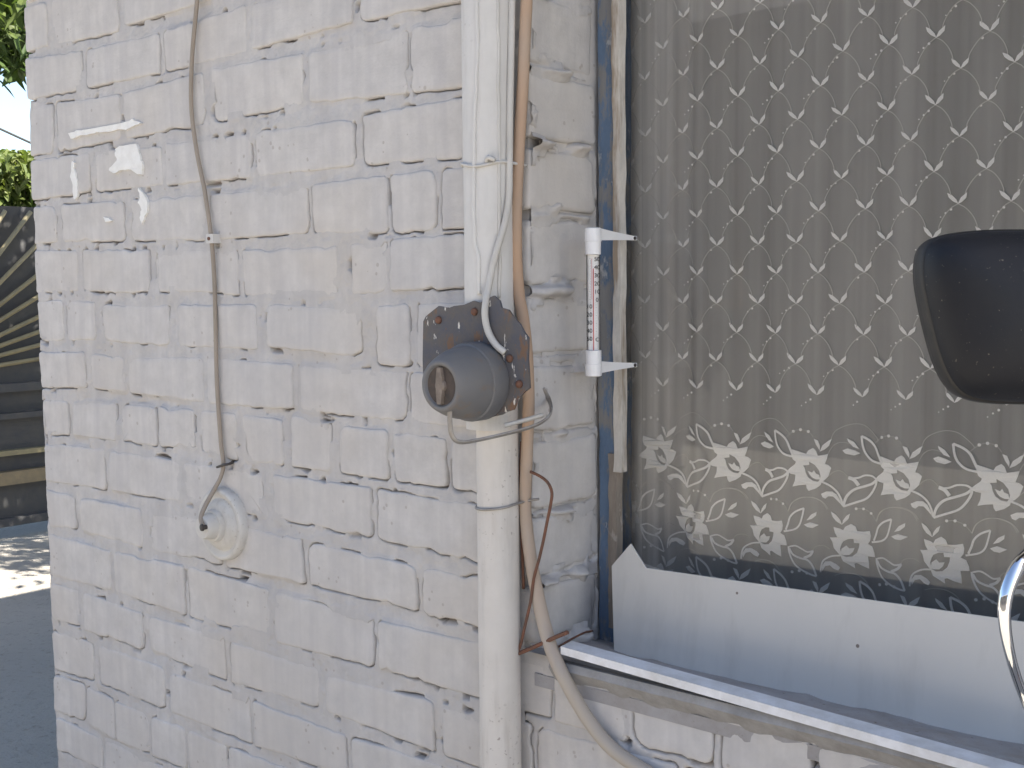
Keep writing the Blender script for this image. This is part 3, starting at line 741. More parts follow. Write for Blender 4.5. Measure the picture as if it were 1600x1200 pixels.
# sprig
z8 = lambda x, y: cpx(1050+x/8, 380+y/8)
SREF = z8(1060, 755)
def Z8(L): return [z8(*p) for p in L]
sp_mb = emb_mesh('sprig', [[Z8([(955, 635), (1000, 660), (1045, 710), (1062, 755), (1010, 725), (972, 685)])], [Z8([(1058, 757), (1085, 690), (1142, 636), (1138, 692), (1095, 738)])]], [],
                 [(z8(995, 810), .0016), (z8(945, 848), .0012), (z8(898, 888), .0008)], SREF)
PX, PZ = .0621, .0411
sp_first = None
thr = []
for r in range(-17, 15):
    for c in range(-9, 24):
        x = SREF[0]+c*PX+(PX/2 if r % 2 else 0)+.0012*(NA(c*3.3, r*2.1)-.5); z = SREF[1]-r*PZ
        if x < CX0+.02 or x > CX1-.03 or z < ZO-.640 or z > WTOP: continue
        s_ = r % 2
        # vine threads going down to the two sprigs below
        for sgn in (1, -1):
            tip = np.array([x+sgn*PX/2, z-PZ]) + (np.array([-.0092, .0108]) if sgn > 0 else np.array([.0078, .0108]))
            a = np.array([x, z]); k1 = a+np.array([sgn*.0085, -.0050]); k2 = a+np.array([sgn*.0165, -.0145]); k3 = .35*k2+.65*tip+np.array([sgn*.0012, 0])
            if tip[1] > ZO-.655: thr.append(([a, k1, k2, k3, tip], .00095))
        # only sprigs near the picture are built one by one
        p = np.array([x, YCUR, z])-CPOS; dz_ = p@CFW; pxx = 800+CF*(p@CR)/dz_; pyy = 600-CF*(p@CU)/dz_
        if not (930 < pxx < 1640 and -25 < pyy < 720): continue
        loc = (x, float(cury(x))-EMBD, z)
        if sp_first is None:
            sp_first = sp_mb.build('leaf_sprig', M_EMB, cur); o = sp_first
            o.matrix_parent_inverse = Matrix.Identity(4)
        else:
            o = sp_first.copy(); COL.objects.link(o); o.parent = cur
        o.location = (loc[0]-cur.location.x, loc[1]-cur.location.y, loc[2]-cur.location.z)
        jr = random.Random(r*131+c); sc_ = jr.uniform(.92, 1.10); o.scale = (sc_*jr.uniform(.94, 1.04), 1, sc_); o.rotation_euler = (0, jr.uniform(-.10, .10), 0)
# flower border
z2 = lambda x, y: cpx(1200+x/6.667, 660+y/6.667)
z4 = lambda x, y: cpx(1130+x/7.5, 740+y/7.5)
def Q(fn, L): return [fn(*p) for p in L]
PF = .1242
def unit_upper():
    f = z2; k = lambda w: w*.000105
    flower = ([[Q(f, [(270, 275), (345, 300), (410, 325), (430, 290), (480, 262), (510, 290), (530, 345), (590, 335), (640, 325), (625, 380), (605, 430), (640, 440), (672, 470), (655, 520), (640, 560), (600, 600), (570, 612), (560, 650), (510, 685), (435, 710), (415, 680), (410, 645), (340, 650), (275, 662), (300, 600), (305, 540), (260, 530), (215, 505), (250, 470), (300, 430), (310, 405), (280, 380), (265, 330)]),
                Q(f, [(378, 445), (440, 440), (437, 405), (500, 440), (545, 500), (560, 555), (552, 592), (535, 615), (480, 605), (430, 570), (405, 520), (395, 470)])],
               [Q(f, [(425, 500), (470, 520), (490, 495), (510, 530), (545, 545), (556, 592), (510, 588), (470, 570), (445, 540)])]], [], [])
    stem = ([[Q(f, [(565, 740), (620, 715), (680, 715), (725, 750), (758, 812), (765, 850), (735, 815), (690, 768), (640, 765), (610, 790), (580, 775)])]],
            [(Q(f, [(570, 612), (660, 655), (730, 720), (768, 800), (780, 862)]), k(26)),
             (Q(f, [(788, 875), (815, 780), (885, 705), (1000, 668), (1080, 640), (1130, 598)]), k(32)),
             (Q(f, [(788, 875), (900, 838), (1010, 800), (1075, 735), (1120, 655), (1130, 598)]), k(28)),
             (Q(f, [(835, 575), (890, 600), (935, 660)]), k(46)), (Q(f, [(840, 585), (930, 580), (1000, 555), (1080, 562), (1130, 598)]), k(24))], [])
    leaf = ([[Q(f, [(825, 165), (890, 205), (940, 280), (880, 255), (835, 200)])], [Q(f, [(780, 290), (830, 270), (900, 295), (952, 325), (890, 347), (810, 325)])],
             [Q(f, [(488, 170), (530, 185), (552, 240), (550, 290), (512, 230)])], [Q(f, [(550, 302), (580, 235), (640, 190), (677, 168), (650, 240), (600, 280)])]],
            [(Q(f, [(965, 145), (1050, 190), (1110, 250), (1150, 340), (1190, 432)]), k(30)), (Q(f, [(965, 145), (978, 250), (1010, 330), (1080, 400), (1190, 432)]), k(28))],
            [(f(285, 88), k(21)), (f(355, 72), k(21)), (f(432, 92), k(21))])
    thread = [(Q(f, [(655, 215), (710, 90), (860, 20), (1000, 35), (1110, 135), (1150, 190)]), .0007), (Q(f, [(210, 150), (285, 88), (355, 72), (432, 92), (480, 150)]), .0006),
              (Q(f, [(640, 320), (690, 240), (770, 205), (860, 225)]), .0006), (Q(f, [(640, 560), (700, 510), (770, 505), (830, 560)]), .0006),
              (Q(f, [(230, 920), (270, 830), (370, 780), (490, 780), (590, 830), (640, 900)]), .0007)]
    return f(445, 490), flower, stem, leaf, thread
def unit_lower():
    f = z4; k = lambda w: w*.000095
    flower = ([[Q(f, [(345, 495), (410, 515), (440, 535), (460, 495), (515, 465), (560, 500), (575, 550), (640, 555), (710, 545), (722, 600), (715, 655), (690, 690), (740, 720), (765, 790), (770, 835), (690, 830), (700, 900), (705, 967), (640, 940), (575, 905), (550, 910), (557, 962), (500, 920), (440, 880), (415, 815), (395, 790), (350, 730), (335, 660), (308, 610), (385, 610), (360, 560)]),
                Q(f, [(440, 660), (490, 635), (540, 635), (545, 680), (600, 685), (595, 730), (575, 790), (530, 830), (470, 835), (428, 812), (410, 740), (425, 690)])],
               [Q(f, [(418, 795), (425, 740), (470, 705), (500, 740), (550, 735), (535, 780), (500, 812), (440, 812)])]], [], [])
    stem = ([[Q(f, [(222, 935), (260, 880), (320, 878), (380, 915), (412, 950), (395, 982), (350, 962), (310, 922), (260, 932), (232, 985)])]],
            [(Q(f, [(415, 815), (330, 820), (250, 860), (220, 920), (212, 1000)]), k(24)),
             (Q(f, [(790, 845), (800, 920), (850, 1040), (930, 1120), (1040, 1180), (1105, 1200)]), k(26)), (Q(f, [(800, 850), (870, 840), (940, 880), (1000, 915), (1070, 903)]), k(24)),
             (Q(f, [(800, 870), (840, 940), (920, 985), (1000, 1010), (1060, 1080), (1105, 1200)]), k(30)), (Q(f, [(1065, 905), (1030, 955), (960, 985)]), k(36))], [])
    leaf = ([[Q(f, [(1108, 445), (1040, 480), (988, 548), (1050, 530), (1102, 490)])], [Q(f, [(958, 595), (1030, 568), (1135, 600), (1060, 637), (1000, 627)])],
             [Q(f, [(318, 322), (370, 360), (412, 420), (428, 472), (370, 430), (335, 380)])], [Q(f, [(428, 472), (440, 420), (470, 375), (507, 348), (490, 410)])]],
            [(Q(f, [(962, 403), (870, 440), (810, 500), (785, 580), (758, 652)]), k(28)), (Q(f, [(962, 403), (942, 500), (910, 600), (850, 650), (735, 670)]), k(26))],
            [(f(565, 298), k(21)), (f(640, 300), k(21)), (f(725, 348), k(21))])
    thread = [(Q(f, [(790, 440), (830, 340), (920, 280), (1050, 280), (1170, 330), (1230, 420)]), .0007), (Q(f, [(560, 300), (640, 300), (725, 348), (790, 440)]), .0006),
              (Q(f, [(1060, 900), (1100, 850), (1190, 840), (1260, 880)]), .0006), (Q(f, [(360, 1035), (440, 1015), (560, 1030), (650, 1090), (710, 1180)]), .0007)]
    return f(515, 720), flower, stem, leaf, thread
def shift(lst, d):
    polys, strokes, dots = lst
    return ([[[p+d for p in ring] for ring in pl] for pl in polys], [([p+d for p in pts], w_) for pts, w_ in strokes], [(c+d, r) for c, r in dots])
for row, unit in enumerate((unit_upper, unit_lower)):
    ref, flower, stem, leaf, thread = unit()
    for i in range(-5, 9):
        d = np.array([i*PF, .0004*math.sin(i*2.3+row)])
        xr = ref[0]+d[0]
        if xr < CX0+.10 or xr > CX1-.1: continue
        for nm, part in (('flower', flower), ('stem_and_leaf', stem), ('leaf_pair', leaf)):
            if xr > -.22 and nm != 'flower': continue
            pl, st, dt = shift(part, d)
            y0_ = float(cury(xr)); mb = emb_mesh(nm, pl, st, dt, np.array([xr, ref[1]]), follow=y0_)
            o = mb.build(nm, M_EMB, cur); o.location = Vector((xr, y0_-EMBD, ref[1]))-cur.location; o.matrix_parent_inverse = Matrix.Identity(4)
        thr += [([p+d for p in pts], w_) for pts, w_ in thread]
        if row == 0:       # the next row down starts again, mostly hidden by the board
            for nm, part in (('leaf_pair', leaf), ('flower', flower)):
                pl, st, dt = shift(part, d+np.array([0, -.196])); y0_ = float(cury(xr))
                if xr > -.22: continue
                mb = emb_mesh(nm, pl, st, dt, np.array([xr, ref[1]]), follow=y0_)
                o = mb.build(nm, M_EMB, cur); o.location = Vector((xr, y0_-EMBD, ref[1]))-cur.location; o.matrix_parent_inverse = Matrix.Identity(4)
mb = emb_mesh('thread', [], [t_ for t_ in thr if min(p[0] for p in t_[0]) > CX0+.004 and max(p[0] for p in t_[0]) < CX1-.01], [], np.array([0., 0.]), follow=0.0)
o = mb.build('vine_thread', M_THREAD, cur); o.location = Vector((0, -.0012, 0))-cur.location; o.matrix_parent_inverse = Matrix.Identity(4)

# ================================================================== THINGS ON THE WALL
# ---- down pipe
XPL = onY(779, 900, -.034)[0]; RL = .0295
XPU = onY(761, 200, -.04)[0]; RU = .0345
pipe = thing('drain_pipe', (XPL, -.034, 0), 'cream painted round pipe running down the wall beside the window reveal', 'pipe')
zj = onY(770, 630, -.04)[2]
prof = [(0, RL), (.5, RL), (zj-.05, RL), (zj+.004, RL)]
mb = MB(); seg = 40; nzp = 90; v = []
for i in range(nzp):
    z = .0+(zj-.0)*i/(nzp-1)
    for k in range(seg):
        q = 2*math.pi*k/seg; r = RL+(NA(z*12+5, k*.35)-.5)*.0007; v.append((XPL+r*math.cos(q), -.0335+r*math.sin(q), z))
mb.add(v, [(i*seg+k, i*seg+(k+1) % seg, (i+1)*seg+(k+1) % seg, (i+1)*seg+k) for i in range(nzp-1) for k in range(seg)]); mb.build('lower_pipe', M_PIPE, pipe, True)
mb = MB(); v = []; zt = HTOP-.06
for i in range(nzp):
    z = zj-.035+(zt-zj+.035)*i/(nzp-1)
    for k in range(seg):
        q = 2*math.pi*k/seg; r = RU+(NA(z*10+9, k*.4)-.5)*.0012; v.append((XPU+r*math.cos(q), -.0385+r*math.sin(q), z))
mb.add(v, [(i*seg+k, i*seg+(k+1) % seg, (i+1)*seg+(k+1) % seg, (i+1)*seg+k) for i in range(nzp-1) for k in range(seg)]+[tuple(range(seg))[::-1], tuple((nzp-1)*seg+k for k in range(seg))])
mb.build('upper_pipe', M_PIPEU, pipe, True, 40)
def on_pipe(px, py, X, r, yc=-.0385):
    """point of the pixel's ray on a vertical cylinder"""
    o, d = ray(px, py); a = d[0]**2+d[1]**2; ox, oy = o[0]-X, o[1]-yc
    b = 2*(ox*d[0]+oy*d[1]); c = ox*ox+oy*oy-r*r; D = max(0, b*b-4*a*c); return o+d*((-b-math.sqrt(D))/(2*a))
# painted-over flat cables down the pipe
r5 = random.Random(4)
mb = MB(); pts = []
for y in range(-60, 480, 20): pts.append(on_pipe(743+6*math.sin(y*.013+1)*.5+r5.uniform(-.7, .7)+(4 if y > 380 else 0), y, XPU, RU+.0005))
mb.tube(pts, .0030, 8, 3, flat=(1.0, 1.0)); cb = mb.build('flat_cable', M_PIPEU, None, True)
tag(cb, 'thin painted-over cable stuck down the front of the white pipe', 'cable')
mb = MB(); pts = []
for y in range(-60, 470, 25): pts.append(on_pipe(778+r5.uniform(-1, 1)+y*.006, y, XPU, RU+.0003))
mb.tube(pts, .0026, 8, 3); cb = mb.build('flat_cable', M_CABLEW, None, True)
tag(cb, 'grey painted-over cable along the shaded side of the white pipe', 'cable')
pts = [on_pipe(*p, XPU, RU+.004) for p in [(801, -60), (799, 60), (797, 160), (796, 260)]]+[on_pipe(795, 310, XPU, RU+.0048), on_pipe(788, 352, XPU, RU+.006), on_pipe(775, 395, XPU, RU+.006), on_pipe(765, 440, XPU, RU+.006)]
pts += [onY(758, 480, -.083), onY(759, 503, -.084), onY(765, 523, -.084), onY(776, 540, -.083), onY(789, 551, -.079)]
cb = MB().tube(pts, .0047, 10, 6).build('feed_cable', M_CABLEW, None, True)
tag(cb, 'pale grey cable bending off the pipe into the lamp holder', 'cable')
# straps
mb = MB(); zc = onY(760, 255, -.07)[2]; pts = []
for k in range(13):
    q = math.pi*(1.06+ .94*k/12); pts.append((XPU+(RU+.0022)*math.cos(q), -.0385+(RU+.0022)*math.sin(q), zc+.003*math.sin(k*.7)))
pts = [(XPU-.052, -.002, zc+.002)]+pts+[(XPU+.042, -.006, zc)]
mb.tube(pts, .0022, 6, 2); kn = on_pipe(766, 250, XPU, RU+.003)
mb.tube([kn+np.array((-.008, 0, -.004)), kn+np.array((0, -.004, .003)), kn+np.array((.009, 0, -.001))], .0032, 6, 3)
tag(mb.build('wire_tie', M_CABLEW, None, True), 'whitewashed wire tie twisted round the upper white pipe', 'wire')
mb = MB(); zc = onY(778, 797, -.06)[2]; pts = [(XPL-.036, -.004, zc+.018), (XPL-.036, -.018, zc+.004)]
for k in range(13):
    q = math.pi*(1.02+.96*k/12); pts.append((XPL+(RL+.0018)*math.cos(q), -.0335+(RL+.0018)*math.sin(q), zc-.003+.008*(k/12)**2))
pts += [(XPL+.038, -.016, zc+.008), (XPL+.056, -.012, zc+.012)]
mb.tube(pts, .0019, 6, 3); mb.tube([(XPL-.037, -.010, zc+.004), (XPL-.031, -.028, zc-.002), (XPL-.037, -.024, zc-.010), (XPL-.033, -.012, zc-.014)], .0022, 6, 3)
tag(mb.build('wire_tie', M_STEELW, None, True), 'grey wire loop tied round the lower cream pipe', 'wire')

# ---- tan conduit by the reveal corner
path = [(826, -60, -.018), (821, 40, -.018), (817, 130, -.018), (811, 230, -.018), (807, 320, -.018), (807, 400, -.018), (811, 460, -.018), (818, 500, -.016), (824, 560, -.014), (826, 630, -.014)]
upath = path[:-1]
cd1 = thing('conduit', (XC, -.015, 1.5), 'thick orange tan conduit hanging down the reveal corner and swinging right under the sill', 'conduit')
path = [(826, 630, -.014), (824, 690, -.014), (822, 740, -.013), (821, 800, -.013), (828, 865, -.013), (839, 925, -.013), (850, 975, -.014), (862, 1015, -.020), (878, 1052, -.026), (899, 1092, -.020), (925, 1133, -.014), (957, 1170, -.012), (1000, 1200, -.012), (1060, 1232, -.012), (1130, 1270, -.014)]
mb = MB().tube([onY(x, y, Y) for x, y, Y in upath+path], [.0082]*9+[.0085, .0085, .0088, .0086, .0092, .0095, .010, .0098, .0096, .0096, .0096, .0096, .0094, .009, .009], 12, 5)
mb.build('conduit_run', M_COND, cd1, True)
# thin rusty strip between pipe and corner
mb = MB().tube([onY(x, y, -.012) for x, y in [(815, 690), (813, 740), (814, 800), (816, 860), (818, 920)]], .0022, 6, 4)
mb.tube([onY(x, y, -.024) for x, y in [(829, 737), (842, 743), (855, 753), (862, 768), (861, 785), (855, 815), (849, 845), (842, 875), (834, 905), (829, 940), (821, 975), (814, 1005), (809, 1020)]], .0022, 7, 4)
tag(mb.build('rusty_wire', M_RUST, None, True), 'bent rusty wire hooked beside the conduit, hanging to the sill', 'wire')
mb = MB().tube([onY(x, y, -.024) for x, y in [(811, 1021), (830, 1013), (850, 1004), (870, 995), (887, 988)]], .0030, 7, 4)
tag(mb.build('rusty_wire', M_RUST, None, True), 'short thick rusty wire end crossing behind the conduit above the sill', 'wire')
mb = MB().tube([onY(867, 1014, -.014), onY(882, 1005, .02), onY(898, 996, .06), onY(915, 988, .10), onY(926, 986, .13)], .0016, 7, 4)
tag(mb.build('rusty_wire', M_RUST, None, True), 'thin rusty wire lying back across the sill into the reveal corner', 'wire')

# ---- lamp holder
PXL = -.078
lb = onY(750, 595, PXL); XLm = lb[0]; zL = lb[2]
le = onX(687, 603, XLm); ax = np.array([XLm, le[1], le[2]])-lb; Ln = np.linalg.norm(ax); ax /= Ln
lamp = thing('lamp_holder', (XLm, PXL, zL), 'weathered grey round lamp holder on a flaking rusty plate over the pipe', 'lamp')
pl = [(664, 502), (668, 494), (678, 486), (688, 478), (704, 481), (712, 478), (728, 476), (742, 470), (752, 473), (765, 466), (774, 462), (783, 470), (786, 481), (797, 484), (806, 497), (815, 507), (822, 520), (828, 528), (827, 560), (829, 590), (830, 606), (822, 612), (812, 622), (805, 640), (795, 643), (786, 648), (771, 651), (760, 645), (742, 648), (724, 643), (704, 643), (690, 640), (672, 628), (664, 600), (663, 560)]
v, f = slab([[onY(x, y, -.0745) for x, y in pl]], (0, -1, 0), .0035)
mb = MB().add(v, f); plate = mb.build('back_plate', M_PLATE, lamp)
MB().box(XLm-.03, XLm+.012, -.0745, -.066, zL-.03, zL+.03).build('mount_block', M_PLATE, lamp)
# bent right flap of the plate
prof = [(-.002, .0535), (.004, .0560), (.024, .0555), (.0275, .0545), (.0285, .0522), (.032, .0520), (Ln*.45, .0512), (Ln*.60, .0490), (Ln*.75, .0450), (Ln*.87, .0405), (Ln*.95, .0372), (Ln*.985, .0352), (Ln*1.0, .0330), (Ln*1.0, .0300), (Ln*.985, .0282), (Ln*.955, .0275), (Ln*.945, .026), (Ln*.945, .004)]
prof = [(d, r*.955) for d, r in prof]
body = MB().lathe(prof, lb, ax, 56).build('shell', M_LAMP, lamp, True, 50)
MB().lathe([(Ln*.93, .0262), (Ln*.950, .0260)], lb, ax, 40).build('socket_face', M_RUSTF, lamp, False)
e0 = lb+ax*Ln*.948
mb = MB().lathe([(0, .009), (.004, .0085), (.006, .006)], e0, ax, 24)
mb.add(*slab([[e0+np.array(p) for p in [(-.004, 0, -.024), (.003, 0, -.024), (.0055, 0, -.008), (.0055, 0, .010), (.003, 0, .024), (-.003, 0, .024), (-.0055, 0, .008), (-.0055, 0, -.010)]]], ax, .006))
mb.build('contact_strip', M_STRAPF, lamp)
# hanging strap below
spx = [(703, 640), (703, 662), (707, 682), (719, 691), (745, 688), (790, 678), (830, 667), (852, 656), (861, 643), (858, 625), (846, 607)]
sY = [-.150, -.150, -.148, -.140, -.120, -.086, -.056, -.036, -.022]
strap = [onY(x, y, Y_) for (x, y), Y_ in zip(spx, sY)]+[onX(858, 625, -1.043), onX(847, 607, -1.053)]
MB().tube(strap, .0045, 8, 5, flat=(1.0, .45)).build('hanging_strap', M_STEELW, lamp, True)
MB().tube([onY(788, 665, -.075), onY(818, 657, -.055), onY(850, 648, -.034)], .0032, 6, 4).build('strap_wire', M_CABLEW, lamp, True)
for xs_, ys_ in ((797, 560), (686, 500), (812, 600), (742, 487)):
    MB().lathe([(0, .0055), (.003, .005), (.0045, .002)], onY(xs_, ys_, -.078), (0, -1, 0), 12).build('screw', M_RUST, lamp, True)

# ---- rosette with its wire
rc = onY(352, 818, 0); rr = .0655
ros = thing('wall_rosette', (rc[0], 0, rc[2]), 'round pale ceramic rosette with raised hub where the tan wire ends', 'rosette')
mb = MB().lathe([(-.006, rr), (.006, rr), (.0125, rr-.0015), (.0150, rr-.005), (.0140, rr-.010), (.0085, rr-.016), (.0090, rr-.019), (.0165, rr-.023), (.021, rr-.030), (.022, rr-.036)], rc, (0, -1, 0), 56)
mb.build('base_disc', M_ROS, ros, True, 60)
mb = MB().lathe([(.017, .0300), (.027, .0295), (.030, .0275), (.030, .0235), (.046, .0215), (.050, .0190), (.051, .004)], rc, (0, -1, 0), 40); mb.build('hub', M_ROS, ros, True, 50)
tp = onY(318, 824, -.055)
MB().lathe([(-.012, .0042), (.0, .0045), (.001, .0065), (.005, .006), (.006, .003)], tp, (-.2, -1, 0), 12).build('terminal_screw', M_DARKHOLE, ros, True, 50)
pts = [(312, -70, -.009), (308, 0, -.008), (300, 90, -.009), (299, 170, -.008), (308, 240, -.007), (320, 300, -.007), (330, 372, -.007), (335, 440, -.006), (337, 520, -.006), (339, 600, -.006), (345, 690, -.006), (349, 724, -.006), (345, 745, -.010), (334, 766, -.020), (321, 790, -.038), (314, 808, -.050), (317, 822, -.055)]
wire = MB().tube([onY(x, y, Y) for x, y, Y in pts], [.0040]*11+[.0039, .0038, .0042, .0042, .0042, .004], 10, 6).build('wall_wire', M_CABLE, None, True)
tag(wire, 'tan wire hanging down the open brick wall to the round rosette', 'wire')
# white clip and nail
cc = onY(334, 373, -.006)
cl = thing('wire_clip', cc, 'small square white clip with a nail holding the tan wire', 'clip')
MB().box(cc[0]-.010, cc[0]+.010, -.015, .004, cc[2]-.008, cc[2]+.008).build('clip_body', M_PIPEU, cl)
MB().lathe([(0, .0032), (.002, .003)], (cc[0]-.001, -.0152, cc[2]), (0, -1, 0), 10).build('nail_head', M_RUST, cl)
mb = MB().tube([onY(339, 730, -.010), onY(348, 727, -.014), onY(358, 725, -.013), onY(364, 722, .006)], [.0022, .0025, .0025, .0032], 7, 4)
tag(mb.build('bent_nail', M_DARKHOLE, None, True), 'bent dark nail pinning the tan wire above the rosette', 'nail')

# ---- torn paper
PAP = [('long torn strip of white paper stuck across a brick joint', [(107, 208), (120, 204), (131, 203), (150, 200), (190, 192), (208, 186), (212, 189), (221, 192), (214, 195), (196, 203), (185, 202), (170, 206), (150, 207), (140, 210), (125, 212), (110, 217)]),
       ('ragged square scrap of white paper stuck below the long paper strip', [(187, 228), (200, 227), (213, 224), (215, 232), (218, 240), (221, 250), (224, 256), (222, 272), (214, 272), (206, 266), (200, 264), (185, 267), (178, 271), (170, 265), (176, 257), (183, 250), (180, 240), (181, 234)]),
       ('thin crooked scrap of white paper close to the house corner', [(113, 250), (117, 254), (116, 262), (119, 272), (121, 286), (122, 303), (117, 312), (114, 300), (113, 285), (110, 276), (112, 264)]),
       ('narrow flame shaped paper scrap beside the tan wire', [(216, 294), (226, 306), (232, 318), (231, 330), (226, 338), (222, 350), (218, 340), (221, 327), (216, 316), (219, 306)]),
       ('tiny sliver of white paper left on the brick face', [(162, 340), (170, 341), (176, 345), (166, 346)])]
for lab, pp in PAP:
    rj = random.Random(len(pp)*7); qq = []
    for (xa, ya), (xb_, yb_) in zip(pp, pp[1:]+pp[:1]):
        for k in range(3): qq.append((xa+(xb_-xa)*k/3+rj.uniform(-.9, .9), ya+(yb_-ya)*k/3+rj.uniform(-.9, .9)))
    v, f = slab([[onY(x, y, -.0030) for x, y in qq]], (0, -1, 0), .0009)
    tag(MB().add(v, f).build('paper_scrap', M_PAPER), lab, 'paper', 'torn paper scraps')
    # keep a hair of the scrap touching the brick
for o in [o for o in COL.objects if o.name.startswith('paper_scrap')]:
    me = o.data
    for vt in me.vertices:
        if vt.co.y > -.0034: vt.co.y = .0015
        else: vt.co.y += (NA(vt.co.x*90, vt.co.z*90)-.5)*.0012

# ---- thermometer
XT = onY(984, 372, .150)[0]; ptop = onX(928, 356, XT); pbot = onX(926, 588, XT); YT = .5*(ptop[1]+pbot[1])
th = thing('thermometer', (XT, YT, pbot[2]), 'white outdoor window thermometer with red column on two brackets', 'thermometer')
fn = np.array([.60, -.80, 0]); fs = np.array([.80, .60, 0])           # face direction and its right hand side
c0 = np.array([XT, YT, 0]); zt_, zb_ = ptop[2], pbot[2]; H = zt_-zb_
MB().lathe([(0, .0102), (.001, .0115), (.017, .0117), (.0175, .0111), (.036, .0109), (.0365, .0095)], c0+np.array([0, 0, zb_+.0]), (0, 0, 1), 28).build('lower_cap', M_PLASW, th, True, 40)
MB().lathe([(0, .0095), (.0005, .0109), (.018, .0111), (.0185, .0117), (.036, .0115), (.037, .0102)], c0+np.array([0, 0, zt_-.037]), (0, 0, 1), 28).build('upper_cap', M_PLASW, th, True, 40)
za, zbq = zb_+.034, zt_-.034
MB().lathe([(0, .0094), (zbq-za, .0094)], c0+np.array([0, 0, za]), (0, 0, 1), 28).build('glass_tube', M_TUBE, th, True, 40)
def face_quad(mb, s0, s1, z0, z1, d):
    P = [c0+fs*s0+fn*d+np.array([0, 0, z0]), c0+fs*s1+fn*d+np.array([0, 0, z0]), c0+fs*s1+fn*d+np.array([0, 0, z1]), c0+fs*s0+fn*d+np.array([0, 0, z1])]
    back = [p-fn*.0004 for p in P]
    mb.add(P+back, [(0, 1, 2, 3), (7, 6, 5, 4), (0, 4, 5, 1), (1, 5, 6, 2), (2, 6, 7, 3), (3, 7, 4, 0)])
mb = MB(); face_quad(mb, -.0084, .0084, za, zbq, .0012); face_quad(mb, -.0084, .0084, za, zbq, .0008); sp = mb.build('scale_plate', M_PLASW, th)
zz0 = za+.008; zz1 = zbq-.004; dz = (zz1-zz0)/112
z_of = lambda T_: zz0 + (T_+58)*dz
mb = MB(); face_quad(mb, -.0003, .0008, za, z_of(38), .0022); mb.build('red_column', M_REDT, th)
mb = MB(); face_quad(mb, -.0022, -.0018, z_of(0), z_of(50), .0018); mb.build('red_rule', M_REDT, th)
mb = MB()
for T_ in range(-50, 51, 2):
    L_ = .0022 if T_ % 10 == 0 else .0013
    zq = z_of(T_)
    face_quad(mb, -.0032-L_, -.0032, zq-.00012, zq+.00012, .0018); face_quad(mb, .0032, .0032+L_*.8, zq-.00012, zq+.00012, .0018)
mb.build('tick_marks', M_BLACKT, th)
def numeral(txt, s, z, size):
    cu = bpy.data.curves.new('numeral', 'FONT'); cu.body = txt; cu.size = size; cu.align_x = 'CENTER'; cu.align_y = 'CENTER'; cu.extrude = .0001
    tmp = bpy.data.objects.new('numeral', cu); COL.objects.link(tmp); dg = bpy.context.evaluated_depsgraph_get()
    me = bpy.data.meshes.new_from_object(tmp.evaluated_get(dg)); bpy.data.objects.remove(tmp); bpy.data.curves.remove(cu)
    me.materials.clear(); me.materials.append(M_BLACKT)
    o = bpy.data.objects.new('numeral', me); COL.objects.link(o)
    p = c0+fs*s+fn*.0022+np.array([0, 0, z])
    M = Matrix((fs.tolist(), [0, 0, 1], fn.tolist())).transposed().to_4x4(); M.translation = Vector(p.tolist())
    me.transform(M); o.parent = th; o.matrix_parent_inverse = parent_inv(th)
for T_ in (50, 40, 30, 20, 10, 0): numeral(str(T_), .0054, z_of(T_)-.001, .0082)
for T_ in (10, 20, 30, 40, 50): numeral(str(T_), -.0054, z_of(-T_)+.001, .0082)
numeral('C', .0052, z_of(-50), .0075)
for zz in (onX(950, 367, XT)[2], onX(950, 572, XT)[2]):
    e = onX(981, 372 if zz > zb_+.1 else 571, XT); up = 1 if zz > zb_+.1 else -1
    y0 = YT+.008; y1 = .162
    v = []
    for (y, hz, hx) in ((y0, .0085, .0055), (y0+.03, .0062, .0045), (y1-.012, .0032, .0040), (y1, .0030, .0042)):
        zc = zz+(e[2]-zz)*(y-y0)/(y1-y0)
        v += [(XT-hx, y, zc-hz), (XT+hx, y, zc-hz), (XT+hx, y, zc+hz), (XT-hx, y, zc+hz)]
    MB().add(v, [(i*4+k, i*4+(k+1) % 4, i*4+4+(k+1) % 4, i*4+4+k) for i in range(3) for k in range(4)]+[(3, 2, 1, 0), (12, 13, 14, 15)]).build('bracket', M_PLASW, th)
    MB().lathe([(0, .0026), (.002, .0024)], (XT+.0042, y1-.006, e[2]), (1, 0, 0), 10).build('fixing_screw', M_DARKHOLE, th)

# ---- board leaning in the window
yb, kk = .100, .15
nbd = np.array([0, -1.0, kk]); pb = np.array([0, yb, ZO-1.014])
bp = lambda x, y: onPlane(x, y, pb, nbd)
P = [bp(957, 884), bp(987, 849), bp(1011, 887), bp(1600, 971)]; Pb0, Pb1 = bp(961, 1028), bp(1600, 1186)
far = -.02
ext = lambda a, b: a+(b-a)*((far-a[0])/(b[0]-a[0]))
Pt = ext(P[2], P[3]); Pbb = ext(Pb0, Pb1)
v, f = slab([[P[0], P[1], P[2], Pt, Pbb, Pb0]], nbd/np.linalg.norm(nbd), .003)
bd = MB().add(v, f).build('leaning_board', M_BOARD)
bv = bd.modifiers.new('bevel', 'BEVEL'); bv.width = .0009; bv.segments = 2; bv.limit_method = 'ANGLE'
tag(bd, 'pale grey board with a pointed corner leaning on the sill against the window', 'board')
